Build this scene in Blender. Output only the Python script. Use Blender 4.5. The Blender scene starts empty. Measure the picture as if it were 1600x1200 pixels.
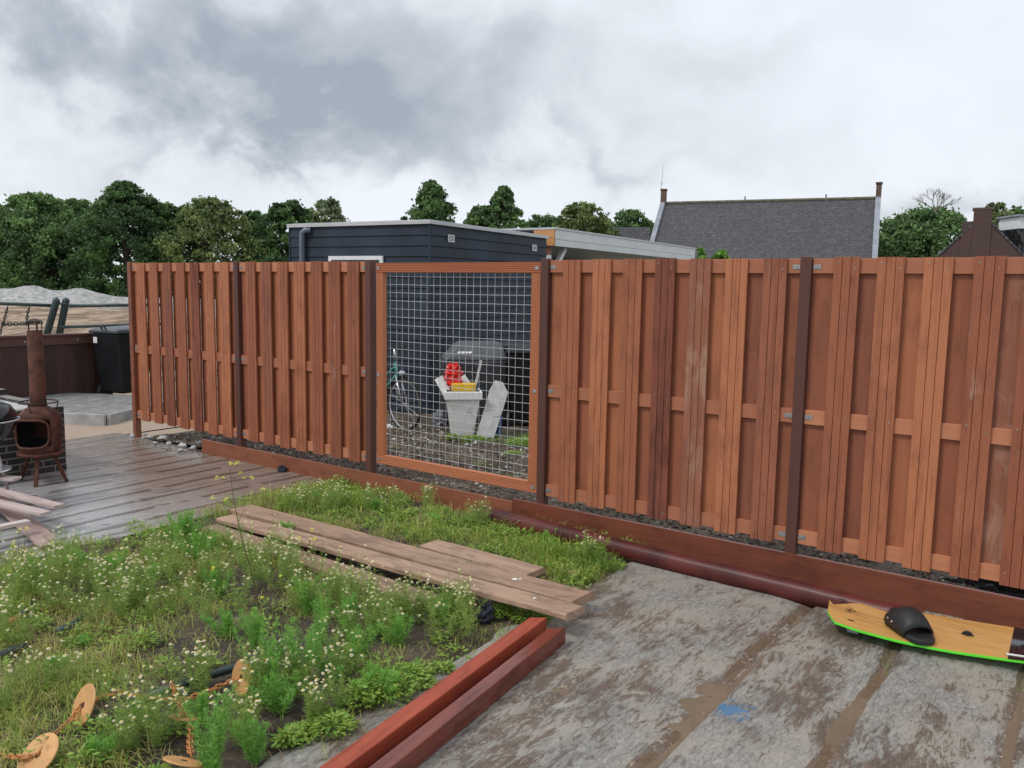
import bpy, math, random
import numpy as np
from mathutils import Vector, Matrix
random.seed(7); rng = np.random.default_rng(7)
R = math.radians
sc = bpy.context.scene
col = sc.collection

# ------------------------------------------------------------------ camera
# world frame: x runs along the fence, -y towards the viewer, z up
FOC, PIT, ROL, YAW = 1300.0, .116, .0158, .6249
CAM = Vector((9.173, -5.221, 1.812))
cd = bpy.data.cameras.new("camera"); cam = bpy.data.objects.new("camera", cd); col.objects.link(cam)
cam.matrix_world = Matrix.Translation(CAM) @ Matrix.Rotation(YAW, 4, 'Z') @ Matrix.Rotation(math.pi/2-PIT, 4, 'X') @ Matrix.Rotation(ROL, 4, 'Z')
cd.sensor_width = 36; cd.lens = 36*FOC/1600; cd.clip_end = 2000; cd.clip_start = .05
sc.camera = cam
sc.render.resolution_x, sc.render.resolution_y = 1024, 768

def vdir(px, py):
    u = Vector(((px-800)/FOC, -(py-600)/FOC, -1))
    return cam.matrix_world.to_3x3() @ u
VIEW = Vector((-math.sin(YAW), math.cos(YAW), 0)); SIDE = Vector((math.cos(YAW), math.sin(YAW), 0))
def at(px, py, depth):            # point seen at a photo pixel, depth metres ahead
    d = vdir(px, py); return CAM + d*(depth/d.dot(VIEW))
def gnd(px, py, z=0.0):           # point on the level z seen at a photo pixel
    d = vdir(px, py); return CAM + d*((z-CAM.z)/d.z)
def cdir(right, ahead, up): return (SIDE*right + VIEW*ahead + Vector((0, 0, up))).normalized()

# ------------------------------------------------------------------ sky + sun
sc.view_settings.view_transform = 'Standard'; sc.view_settings.look = 'None'
sc.view_settings.exposure = 0.22; sc.view_settings.gamma = 1
SUN_EL, SUN_AZ = R(52), None
sun_from = cdir(-.85, -.5, 0); sun_from = (sun_from*math.cos(SUN_EL) + Vector((0, 0, math.sin(SUN_EL)))).normalized()
sl = bpy.data.lights.new("sun", 'SUN'); sl.energy = 1.3; sl.angle = R(12); sl.color = (1, .965, .92)
so = bpy.data.objects.new("sun", sl); col.objects.link(so)
so.rotation_euler = sun_from.to_track_quat('Z', 'Y').to_euler()

W = bpy.data.worlds.new("World"); sc.world = W; W.use_nodes = True
nt = W.node_tree; nt.nodes.clear()
def N(nt, t, **kw):
    n = nt.nodes.new(t)
    for k, v in kw.items():
        if k in ('inp',):
            for a, b in v.items(): n.inputs[a].default_value = b
        else: setattr(n, k, v)
    return n
def L(nt, a, b): nt.links.new(a, b)
def MA(nt, op, a, b=None, c=None, clamp=False):
    n = nt.nodes.new('ShaderNodeMath'); n.operation = op; n.use_clamp = clamp
    for i, v in enumerate((a, b, c)):
        if v is None: continue
        if isinstance(v, (int, float)): n.inputs[i].default_value = v
        else: nt.links.new(v, n.inputs[i])
    return n.outputs[0]
def MIX(nt, f, a, b, blend='MIX'):
    n = nt.nodes.new('ShaderNodeMix'); n.data_type = 'RGBA'; n.blend_type = blend
    for i, v in ((0, f), (6, a), (7, b)):
        if isinstance(v, (int, float)): n.inputs[i].default_value = v
        elif isinstance(v, (tuple, list)): n.inputs[i].default_value = (*v[:3], 1)
        else: nt.links.new(v, n.inputs[i])
    return n.outputs[2]
def SM(nt, v, lo, hi):
    n = nt.nodes.new('ShaderNodeMapRange'); n.interpolation_type = 'SMOOTHSTEP'
    nt.links.new(v, n.inputs[0]); n.inputs[1].default_value = lo; n.inputs[2].default_value = hi
    return n.outputs[0]

tc = N(nt, 'ShaderNodeTexCoord'); sep = N(nt, 'ShaderNodeSeparateXYZ'); L(nt, tc.outputs['Generated'], sep.inputs[0])
zz = MA(nt, 'ADD', MA(nt, 'MAXIMUM', sep.outputs[2], 0.0), .75)
cmb = N(nt, 'ShaderNodeCombineXYZ'); L(nt, MA(nt, 'DIVIDE', sep.outputs[0], zz), cmb.inputs[0]); L(nt, MA(nt, 'DIVIDE', sep.outputs[1], zz), cmb.inputs[1])
n1 = N(nt, 'ShaderNodeTexNoise', inp={'Scale': 2.4, 'Detail': 7, 'Roughness': .52, 'Distortion': .25}); L(nt, cmb.outputs[0], n1.inputs[0])
n2 = N(nt, 'ShaderNodeTexNoise', inp={'Scale': 6.5, 'Detail': 6, 'Roughness': .55, 'Distortion': .2}); L(nt, cmb.outputs[0], n2.inputs[0])
warp = N(nt, 'ShaderNodeVectorMath', operation='MULTIPLY_ADD'); L(nt, n2.outputs[1], warp.inputs[0]); warp.inputs[1].default_value = (.34, .34, .34)
L(nt, tc.outputs['Generated'], warp.inputs[2])
def blob(px, py, rx, ry, amp):    # a cloud mass: an ellipse around one compass direction and height
    c = vdir(px, py).normalized(); a = SIDE; b = c.cross(a).normalized()
    v = N(nt, 'ShaderNodeVectorMath', operation='SUBTRACT'); L(nt, warp.outputs[0], v.inputs[0]); v.inputs[1].default_value = tuple(c + Vector((.17, .17, .17)))
    d1 = N(nt, 'ShaderNodeVectorMath', operation='DOT_PRODUCT'); L(nt, v.outputs[0], d1.inputs[0]); d1.inputs[1].default_value = tuple(a/(rx/FOC))
    d2 = N(nt, 'ShaderNodeVectorMath', operation='DOT_PRODUCT'); L(nt, v.outputs[0], d2.inputs[0]); d2.inputs[1].default_value = tuple(b/(ry/FOC))
    r2 = MA(nt, 'ADD', MA(nt, 'POWER', MA(nt, 'ABSOLUTE', d1.outputs['Value']), 2.0), MA(nt, 'POWER', MA(nt, 'ABSOLUTE', d2.outputs['Value']), 2.0))
    return MA(nt, 'MULTIPLY', MA(nt, 'EXPONENT', MA(nt, 'MULTIPLY', r2, -1.0)), amp)
dark = None
for b in [(560, 215, 170, 62, .74), (320, 110, 240, 80, .62), (640, 80, 230, 110, .44), (40, 60, 130, 60, .45), (150, 235, 150, 30, .3), (20, 300, 110, 30, .45), (1100, 70, 200, 60, .25), (900, 220, 110, 40, .3),
          (1590, 265, 130, 35, .5), (790, 160, 110, 120, .3), (1460, 300, 120, 30, .2), (1120, 230, 150, 35, .12)]:
    o = blob(*b); dark = o if dark is None else MA(nt, 'ADD', dark, o)
nz = MA(nt, 'ADD', MA(nt, 'MULTIPLY', MA(nt, 'SUBTRACT', n1.outputs[0], .5), 1.25), MA(nt, 'MULTIPLY', MA(nt, 'SUBTRACT', n2.outputs[0], .5), .95))
dens = MA(nt, 'ADD', dark, MA(nt, 'MULTIPLY', nz, MA(nt, 'ADD', .42, MA(nt, 'MULTIPLY', dark, 1.5))))
dens = MA(nt, 'ADD', dens, .03)
cr = N(nt, 'ShaderNodeValToRGB'); L(nt, dens, cr.inputs[0])
cr.color_ramp.elements[0].position = 0.0; cr.color_ramp.elements[0].color = (.78, .82, .88, 1)
cr.color_ramp.elements[1].position = 1.0; cr.color_ramp.elements[1].color = (.33, .375, .43, 1)
e = cr.color_ramp.elements.new(.35); e.color = (.65, .68, .73, 1)
e = cr.color_ramp.elements.new(.62); e.color = (.49, .53, .585, 1)
sky = N(nt, 'ShaderNodeTexSky', sky_type='NISHITA', sun_disc=False); sky.sun_elevation = SUN_EL
sky.sun_rotation = math.atan2(sun_from.x, sun_from.y)
skm = N(nt, 'ShaderNodeVectorMath', operation='SCALE'); L(nt, sky.outputs[0], skm.inputs[0]); skm.inputs['Scale'].default_value = .1
fin = MIX(nt, .06, cr.outputs[0], skm.outputs[0])
bg = N(nt, 'ShaderNodeBackground'); bg.inputs[1].default_value = 1.0
L(nt, fin, bg.inputs[0]); wo = N(nt, 'ShaderNodeOutputWorld'); L(nt, bg.outputs[0], wo.inputs[0])

# ------------------------------------------------------------------ object helpers
def tag(o, label=None, cat=None, group=None, kind=None):
    if label: o['label'] = label
    if cat: o['category'] = cat
    if group: o['group'] = group
    if kind: o['kind'] = kind
    return o
def empty(name, loc=(0, 0, 0), rz=0, label=None, cat=None, group=None):
    o = bpy.data.objects.new(name, None); col.objects.link(o); o.location = loc; o.rotation_euler = (0, 0, rz)
    return tag(o, label, cat, group)
class MB:
    def __init__(s): s.v = []; s.f = []; s.m = []; s.mi = 0
    def add(s, vs, fs):
        b = len(s.v); s.v += [tuple(v) for v in vs]; s.f += [tuple(i+b for i in f) for f in fs]; s.m += [s.mi]*len(fs); return s
    def box(s, x0, x1, y0, y1, z0, z1):
        vs = [(x, y, z) for z in (z0, z1) for y in (y0, y1) for x in (x0, x1)]
        return s.add(vs, [(0, 2, 3, 1), (4, 5, 7, 6), (0, 1, 5, 4), (2, 6, 7, 3), (0, 4, 6, 2), (1, 3, 7, 5)])
    def hexa(s, c8): return s.add(c8, [(0, 3, 2, 1), (4, 5, 6, 7), (0, 1, 5, 4), (1, 2, 6, 5), (2, 3, 7, 6), (3, 0, 4, 7)])
    def beam(s, a, b, w, h, up=(0, 0, 1)):      # a box from a to b, w wide, h high (a, b on its centre line)
        a = Vector(a); b = Vector(b); d = (b-a).normalized(); u = Vector(up); r = d.cross(u).normalized(); u = r.cross(d)
        q = [a-r*w/2-u*h/2, a+r*w/2-u*h/2, b+r*w/2-u*h/2, b-r*w/2-u*h/2]
        return s.hexa(q+[p+u*h for p in q])
    def prism(s, poly, z0, z1, ax='z'):          # convex or simple polygon extruded
        n = len(poly)
        mp = {'z': lambda p, t: (p[0], p[1], t), 'x': lambda p, t: (t, p[0], p[1]), 'y': lambda p, t: (p[0], t, p[1])}[ax]
        vs = [mp(p, z0) for p in poly]+[mp(p, z1) for p in poly]
        fs = [tuple(range(n))[::-1], tuple(range(n, 2*n))]+[(i, (i+1) % n, n+(i+1) % n, n+i) for i in range(n)]
        return s.add(vs, fs)
    def tube(s, pts, r, n=8, closed=False, cap=True):
        pts = [Vector(p) for p in pts]; m = len(pts); rs = r if isinstance(r, (list, tuple)) else [r]*m
        rings = []; pu = None
        for i, p in enumerate(pts):
            if closed: d = pts[(i+1) % m]-pts[i-1]
            else: d = pts[min(i+1, m-1)]-pts[max(i-1, 0)]
            d = d.normalized() if d.length > 1e-9 else Vector((0, 0, 1))
            if pu is None: pu = Vector((0, 0, 1)) if abs(d.z) < .9 else Vector((1, 0, 0))
            u = (pu-d*pu.dot(d)).normalized(); w = d.cross(u); pu = u
            rings.append([p+(u*math.cos(t)+w*math.sin(t))*rs[i] for t in [2*math.pi*k/n for k in range(n)]])
        fs = []
        for i in range(m if closed else m-1):
            j = (i+1) % m
            for k in range(n): fs.append((i*n+k, i*n+(k+1) % n, j*n+(k+1) % n, j*n+k))
        if cap and not closed: fs += [tuple(range(n))[::-1], tuple(range((m-1)*n, m*n))]
        return s.add([v for rg in rings for v in rg], fs)
    def lathe(s, prof, c=(0, 0, 0), n=24, ax=None):
        vs = []; fs = []; M = Matrix.Identity(3) if ax is None else Vector(ax).to_track_quat('Z', 'Y').to_matrix()
        for r, z in prof:
            for k in range(n):
                t = 2*math.pi*k/n; vs.append(Vector(c)+M @ Vector((r*math.cos(t), r*math.sin(t), z)))
        for i in range(len(prof)-1):
            for k in range(n): fs.append((i*n+k, i*n+(k+1) % n, (i+1)*n+(k+1) % n, (i+1)*n+k))
        fs += [tuple(range(n))[::-1], tuple(range((len(prof)-1)*n, len(prof)*n))]
        return s.add(vs, fs)
    def build(s, name, mat, parent=None, loc=None, rz=0, smooth=False, bevel=0, **tg):
        me = bpy.data.meshes.new(name); me.from_pydata(s.v, [], s.f)
        for m in (mat if isinstance(mat, (list, tuple)) else [mat]): me.materials.append(m)
        if any(s.m): me.polygons.foreach_set('material_index', s.m)
        if smooth: me.shade_smooth() if hasattr(me, 'shade_smooth') else me.polygons.foreach_set('use_smooth', [True]*len(me.polygons))
        me.update()
        o = bpy.data.objects.new(name, me); col.objects.link(o); o.parent = parent
        if loc is not None: o.location = loc
        if rz: o.rotation_euler.z = rz
        if bevel:
            b = o.modifiers.new('bevel', 'BEVEL'); b.width = bevel; b.segments = 2; b.limit_method = 'ANGLE'; b.angle_limit = R(40)
        return tag(o, **tg) if tg else o
def nobj(name, verts, faces, mat, parent=None, attr=None, smooth=False, **tg):   # numpy arrays -> object
    me = bpy.data.meshes.new(name); nv = len(verts); nf, k = faces.shape
    me.vertices.add(nv); me.vertices.foreach_set('co', np.ascontiguousarray(verts, dtype=np.float32).ravel())
    me.loops.add(nf*k); me.loops.foreach_set('vertex_index', faces.astype(np.int32).ravel())
    me.polygons.add(nf); me.polygons.foreach_set('loop_start', np.arange(0, nf*k, k, dtype=np.int32))
    if smooth: me.polygons.foreach_set('use_smooth', np.ones(nf, dtype=bool))
    me.materials.append(mat); me.update(calc_edges=True)
    if attr is not None:
        a = me.attributes.new('tint', 'FLOAT', 'POINT'); a.data.foreach_set('value', np.asarray(attr, dtype=np.float32))
    o = bpy.data.objects.new(name, me); col.objects.link(o); o.parent = parent
    return tag(o, **tg) if tg else o
def copy_of(o, parent=None):
    c = o.copy(); col.objects.link(c); c.parent = parent
    for ch in list(o.children): copy_of(ch, c)
    return c
_hn = rng.random((64, 64))
def vnoise(x, y, sc_=1.0, oct=4):
    x = np.asarray(x, float)/sc_; y = np.asarray(y, float)/sc_; out = 0; amp = 1; tot = 0
    for o in range(oct):
        xi = np.floor(x).astype(int); yi = np.floor(y).astype(int); fx = x-xi; fy = y-yi; fx = fx*fx*(3-2*fx); fy = fy*fy*(3-2*fy)
        g = lambda a, b: _hn[a % 64, b % 64]
        out = out+amp*((g(xi, yi)*(1-fx)+g(xi+1, yi)*fx)*(1-fy)+(g(xi, yi+1)*(1-fx)+g(xi+1, yi+1)*fx)*fy); tot += amp
        amp *= .5; x = x*2.03+17; y = y*2.03+5
    return out/tot
def gridmesh(name, x0, x1, y0, y1, dx, hf, mat, **tg):
    xs = np.arange(x0, x1+dx*.5, dx); ys = np.arange(y0, y1+dx*.5, dx); X, Y = np.meshgrid(xs, ys)
    Z = hf(X, Y); v = np.stack([X, Y, Z], -1).reshape(-1, 3); nx = len(xs); ny = len(ys)
    i = (np.arange(ny-1)[:, None]*nx+np.arange(nx-1)[None]).ravel()
    return nobj(name, v, np.stack([i, i+1, i+nx+1, i+nx], -1), mat, smooth=True, **tg)

# ------------------------------------------------------------------ materials
def newmat(name):
    m = bpy.data.materials.new(name); m.use_nodes = True; nt = m.node_tree; b = nt.nodes['Principled BSDF']; return m, nt, b
def noise(nt, vec, scale, detail=4, rough=.55, dist=0):
    n = N(nt, 'ShaderNodeTexNoise', inp={'Scale': scale, 'Detail': detail, 'Roughness': rough, 'Distortion': dist})
    if vec is not None: L(nt, vec, n.inputs[0])
    return n.outputs[0]
def bump(nt, b, h, strength=.3, dist=.01):
    n = N(nt, 'ShaderNodeBump', inp={'Strength': strength, 'Distance': dist}); L(nt, h, n.inputs['Height']); L(nt, n.outputs[0], b.inputs['Normal'])
def objvec(nt, scale=(1, 1, 1), world=False, rand=True):
    if world:
        g = N(nt, 'ShaderNodeNewGeometry'); src = g.outputs['Position']
    else:
        t = N(nt, 'ShaderNodeTexCoord'); src = t.outputs['Object']
        if rand:
            oi = N(nt, 'ShaderNodeObjectInfo'); k = MA(nt, 'MULTIPLY', oi.outputs['Random'], 37.0)
            a = N(nt, 'ShaderNodeVectorMath', operation='ADD'); L(nt, src, a.inputs[0]); L(nt, k, a.inputs[1]); src = a.outputs[0]
    mp = N(nt, 'ShaderNodeMapping'); mp.inputs['Scale'].default_value = scale; L(nt, src, mp.inputs[0]); return mp.outputs[0]
def simple(name, c, rough=.6, metal=0, var=.15, vscale=8, bmp=0, coat=0, spec=.5):
    m, nt, b = newmat(name); v = objvec(nt)
    f = SM(nt, noise(nt, v, vscale, 5), .3, .7)
    b.inputs['Roughness'].default_value = rough; b.inputs['Metallic'].default_value = metal; b.inputs['Specular IOR Level'].default_value = spec
    if coat: b.inputs['Coat Weight'].default_value = coat; b.inputs['Coat Roughness'].default_value = .15
    L(nt, MIX(nt, f, [x*(1-var) for x in c], [min(1, x*(1+var)) for x in c]), b.inputs['Base Color'])
    if bmp: bump(nt, b, noise(nt, v, vscale*6, 4), bmp, .004)
    return m
def wood(name, ca, cb, cc=None, axis='z', rough=.6, rv=.15, fine=1.0, stain=None, tilt=.35, spec=.4, dirt=0, dirtc=None):
    # ca/cb: the two tones a board's own random number picks between; cc: dark grain tone
    m, nt, b = newmat(name); oi = N(nt, 'ShaderNodeObjectInfo')
    s = {'z': (1, 1, .05), 'x': (.05, 1, 1), 'y': (1, .05, 1)}[axis]
    v = objvec(nt, s); v2 = objvec(nt, {'z': (1, 1, .25), 'x': (.25, 1, 1), 'y': (1, .25, 1)}[axis])
    g = noise(nt, v, 85*fine, 6, .65, .3); g2 = noise(nt, v, 16*fine, 4, .55, .8); bl = noise(nt, v2, 2.6, 4, .6)
    base = MIX(nt, SM(nt, MA(nt, 'ADD', oi.outputs['Random'], MA(nt, 'MULTIPLY', MA(nt, 'SUBTRACT', bl, .5), .9)), .05, .95), ca, cb)
    cc = cc or [x*.45 for x in ca]
    f = MA(nt, 'MULTIPLY', SM(nt, g, .5, .75), tilt*1.3); c1 = MIX(nt, f, base, cc)
    c2 = MIX(nt, MA(nt, 'MULTIPLY', SM(nt, g2, .48, .78), tilt), c1, cc)
    if stain:
        st = SM(nt, noise(nt, v2, 7, 6, .7), .62, .72)
        rsel = SM(nt, oi.outputs['Random'], .72, .8)
        c2 = MIX(nt, MA(nt, 'MULTIPLY', MA(nt, 'MULTIPLY', st, rsel), .55), c2, stain)
    if dirt:
        dn = noise(nt, objvec(nt, {'z': (1, 1, .35), 'x': (.35, 1, 1), 'y': (1, .35, 1)}[axis]), 9, 8, .72, .6); dn2 = noise(nt, objvec(nt), 1.7, 4, .6)
        c2 = MIX(nt, MA(nt, 'MULTIPLY', SM(nt, MA(nt, 'ADD', MA(nt, 'MULTIPLY', dn, .7), MA(nt, 'MULTIPLY', dn2, .3)), .47, .62), dirt), c2, dirtc or [x*.8 for x in cc])
        kn = N(nt, 'ShaderNodeTexVoronoi', inp={'Scale': 3.2, 'Randomness': 1.0}); L(nt, objvec(nt, {'z': (1.6, 1.6, .6), 'x': (.6, 1.6, 1.6), 'y': (1.6, .6, 1.6)}[axis]), kn.inputs[0])
        c2 = MIX(nt, MA(nt, 'MULTIPLY', SM(nt, kn.outputs[0], .085, .03), .7), c2, cc)
    L(nt, c2, b.inputs['Base Color']); b.inputs['Specular IOR Level'].default_value = spec
    L(nt, MA(nt, 'ADD', rough-rv/2, MA(nt, 'MULTIPLY', bl, rv)), b.inputs['Roughness'])
    bump(nt, b, g, .25, .002)
    return m
M = {}
M['fence'] = wood('fence_wood', (.46, .168, .076), (.30, .098, .049), (.15, .045, .026), 'z', .62, tilt=.42, dirt=.35, stain=(.5, .36, .28))
M['fence_rough'] = wood('rough_dark_board_wood', (.27, .082, .046), (.20, .06, .036), (.09, .028, .018), 'z', .75, tilt=.95, dirt=.6, fine=1.3)
M['fence_scuffed'] = wood('scuffed_board_wood', (.36, .145, .085), (.30, .11, .062), (.16, .055, .035), 'z', .7, tilt=.6, dirt=.5, dirtc=(.46, .30, .22))
M['fence_dark'] = wood('darker_board_wood', (.32, .11, .058), (.27, .09, .05), (.11, .035, .024), 'z', .65, tilt=.5, dirt=.35)
M['fence_back'] = wood('fence_back_wood', (.42, .15, .068), (.30, .10, .05), (.17, .052, .03), 'z', .65, tilt=.25, dirt=.35)
M['rail'] = wood('rail_wood', (.50, .205, .105), (.38, .14, .075), (.22, .08, .04), 'x', .6, tilt=.25)
M['post'] = wood('post_wood', (.13, .05, .036), (.095, .038, .03), (.05, .02, .016), 'z', .5)
M['gatev'] = wood('gate_wood_upright', (.47, .17, .078), (.40, .14, .065), (.2, .06, .03), 'z', .5)
M['gateh'] = wood('gate_wood_cross', (.47, .17, .078), (.40, .13, .06), (.2, .06, .03), 'x', .5)
M['kickL'] = wood('kickboard_wood', (.32, .115, .06), (.24, .082, .045), (.12, .04, .027), 'x', .45, dirt=.4)
M['kickR'] = wood('wet_kickboard_wood', (.24, .075, .042), (.17, .052, .031), (.07, .024, .018), 'x', .36, dirt=.4)
M['beam'] = wood('wet_red_hardwood', (.34, .075, .042), (.25, .058, .034), (.08, .02, .016), 'y', .3, tilt=.6)
M['plank'] = wood('scaffold_plank_wood', (.44, .295, .205), (.33, .215, .15), (.13, .08, .055), 'x', .6, tilt=.6, dirt=.5)
M['whitewood'] = wood('whitewashed_wood', (.62, .55, .52), (.5, .40, .37), (.3, .2, .17), 'x', .5, tilt=.4, dirt=.45)
M['pinkwood'] = wood('pinkish_wood', (.40, .29, .26), (.36, .26, .23), (.24, .15, .13), 'x', .55, tilt=.4)
M['dkwood'] = wood('dark_brown_wood', (.06, .026, .02), (.035, .016, .014), (.025, .011, .01), 'z', .5, stain=(.3, .25, .23))
M['dkrail'] = wood('dark_brown_rail_wood', (.11, .048, .036), (.075, .034, .027), (.04, .018, .015), 'y', .5)
M['orangewood'] = wood('varnished_orange_wood', (.62, .31, .12), (.55, .26, .10), (.35, .15, .06), 'x', .4, tilt=.3)
M['steel'] = simple('galvanised_steel', (.60, .61, .62), .45, .5, .12, 30)
M['bracket'] = simple('dull_steel_bracket', (.36, .36, .36), .5, .7, .2, 40)
M['rust'] = simple('rusty_iron', (.085, .028, .016), .75, .1, .5, 12, .5)
M['soot'] = simple('sooty_iron', (.008, .008, .008), .85, 0, .3, 10)
M['darkiron'] = simple('dark_iron', (.05, .035, .03), .6, .5, .3, 20)
M['blackplastic'] = simple('black_plastic', (.007, .008, .010), .55, 0, .25, 5, .1, 0, .3)
M['lid'] = simple('grey_black_lid_plastic', (.045, .05, .06), .32, 0, .2, 6)
M['enamel'] = simple('black_enamel', (.006, .007, .012), .08, 0, .1, 3)
M['chrome'] = simple('chrome_steel', (.6, .6, .62), .2, .9, .1, 10)
M['green_tube'] = simple('dark_green_painted_tube', (.022, .045, .043), .42, 0, .25, 9)
M['chain_dark'] = simple('dark_chain', (.05, .05, .05), .5, .5, .3, 30)
M['orange'] = simple('orange_coated_disc', (.62, .33, .13), .5, 0, .14, 9, .05)
M['orangechain'] = simple('orange_coated_chain', (.55, .22, .07), .45, 0, .3, 60)
M['cladding'] = simple('dark_blue_cladding', (.021, .032, .050), .6, 0, .25, 2, .06, 0, .3)
M['trim'] = simple('light_roof_edge', (.50, .51, .52), .45, 0, .08, 4)
M['white'] = simple('white_paint', (.74, .75, .76), .45, 0, .05, 3)
M['fascia'] = simple('off_white_fascia', (.62, .645, .66), .55, 0, .05, 3)
M['greypipe'] = simple('grey_drainpipe', (.13, .16, .20), .4, 0, .12, 3)
M['roofing'] = simple('grey_roofing_felt', (.33, .34, .35), .8, 0, .2, 3)
M['glass'] = simple('dark_window', (.02, .03, .04), .12, 0, .2, 2)
M['whiteplastic'] = simple('white_plastic', (.82, .83, .82), .4, 0, .06, 6)
M['redplastic'] = simple('red_plastic_bag', (.72, .03, .02), .35, 0, .2, 14, .2)
M['yellow'] = simple('yellow_plastic', (.78, .50, .03), .4, 0, .12, 9)
M['bluebox'] = simple('dark_blue_plastic', (.02, .06, .20), .4, 0, .1, 5)
M['brightblue'] = simple('bright_blue_plastic', (.03, .06, .6), .4, 0, .1, 5)
M['tarp'] = simple('dark_grey_cover_cloth', (.035, .037, .042), .6, 0, .2, 6, .3)
M['tarptop'] = simple('grey_cover_top_cloth', (.085, .09, .10), .6, 0, .15, 6, .3)
M['greystone'] = simple('grey_concrete_board', (.42, .42, .41), .7, 0, .14, 12, .2)
M['rubber'] = simple('black_rubber', (.012, .012, .013), .55, 0, .2, 10, .1)
M['teal'] = simple('teal_paint', (.04, .25, .23), .35, 0, .1, 6)
M['cloth'] = simple('dark_navy_cloth', (.015, .017, .03), .7, 0, .3, 20, .3)
M['clearplastic'] = simple('crumpled_grey_plastic', (.28, .30, .32), .3, 0, .3, 12, .3)
M['coping'] = simple('grey_white_coping', (.27, .29, .33), .7, 0, .15, 2)
M['chimbrick'] = simple('brown_brick_chimney', (.12, .075, .05), .8, 0, .3, 3)
M['limegreen'] = simple('lime_green_edge', (.12, .75, .04), .35, 0, .05, 6)
M['sticker'] = simple('white_sticker', (.7, .7, .7), .5, 0, .03, 6)
M['metalstrip'] = simple('dull_strip', (.45, .45, .43), .45, .5, .2, 60)
M['pigeon'] = simple('white_paint_splash', (.75, .74, .7), .6, 0, .05, 6)
# round red beam: plastic sheen
M['redpipe'] = simple('dark_red_glossy_pipe', (.085, .016, .012), .4, 0, .4, 4, .12, 0, .35)

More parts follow.
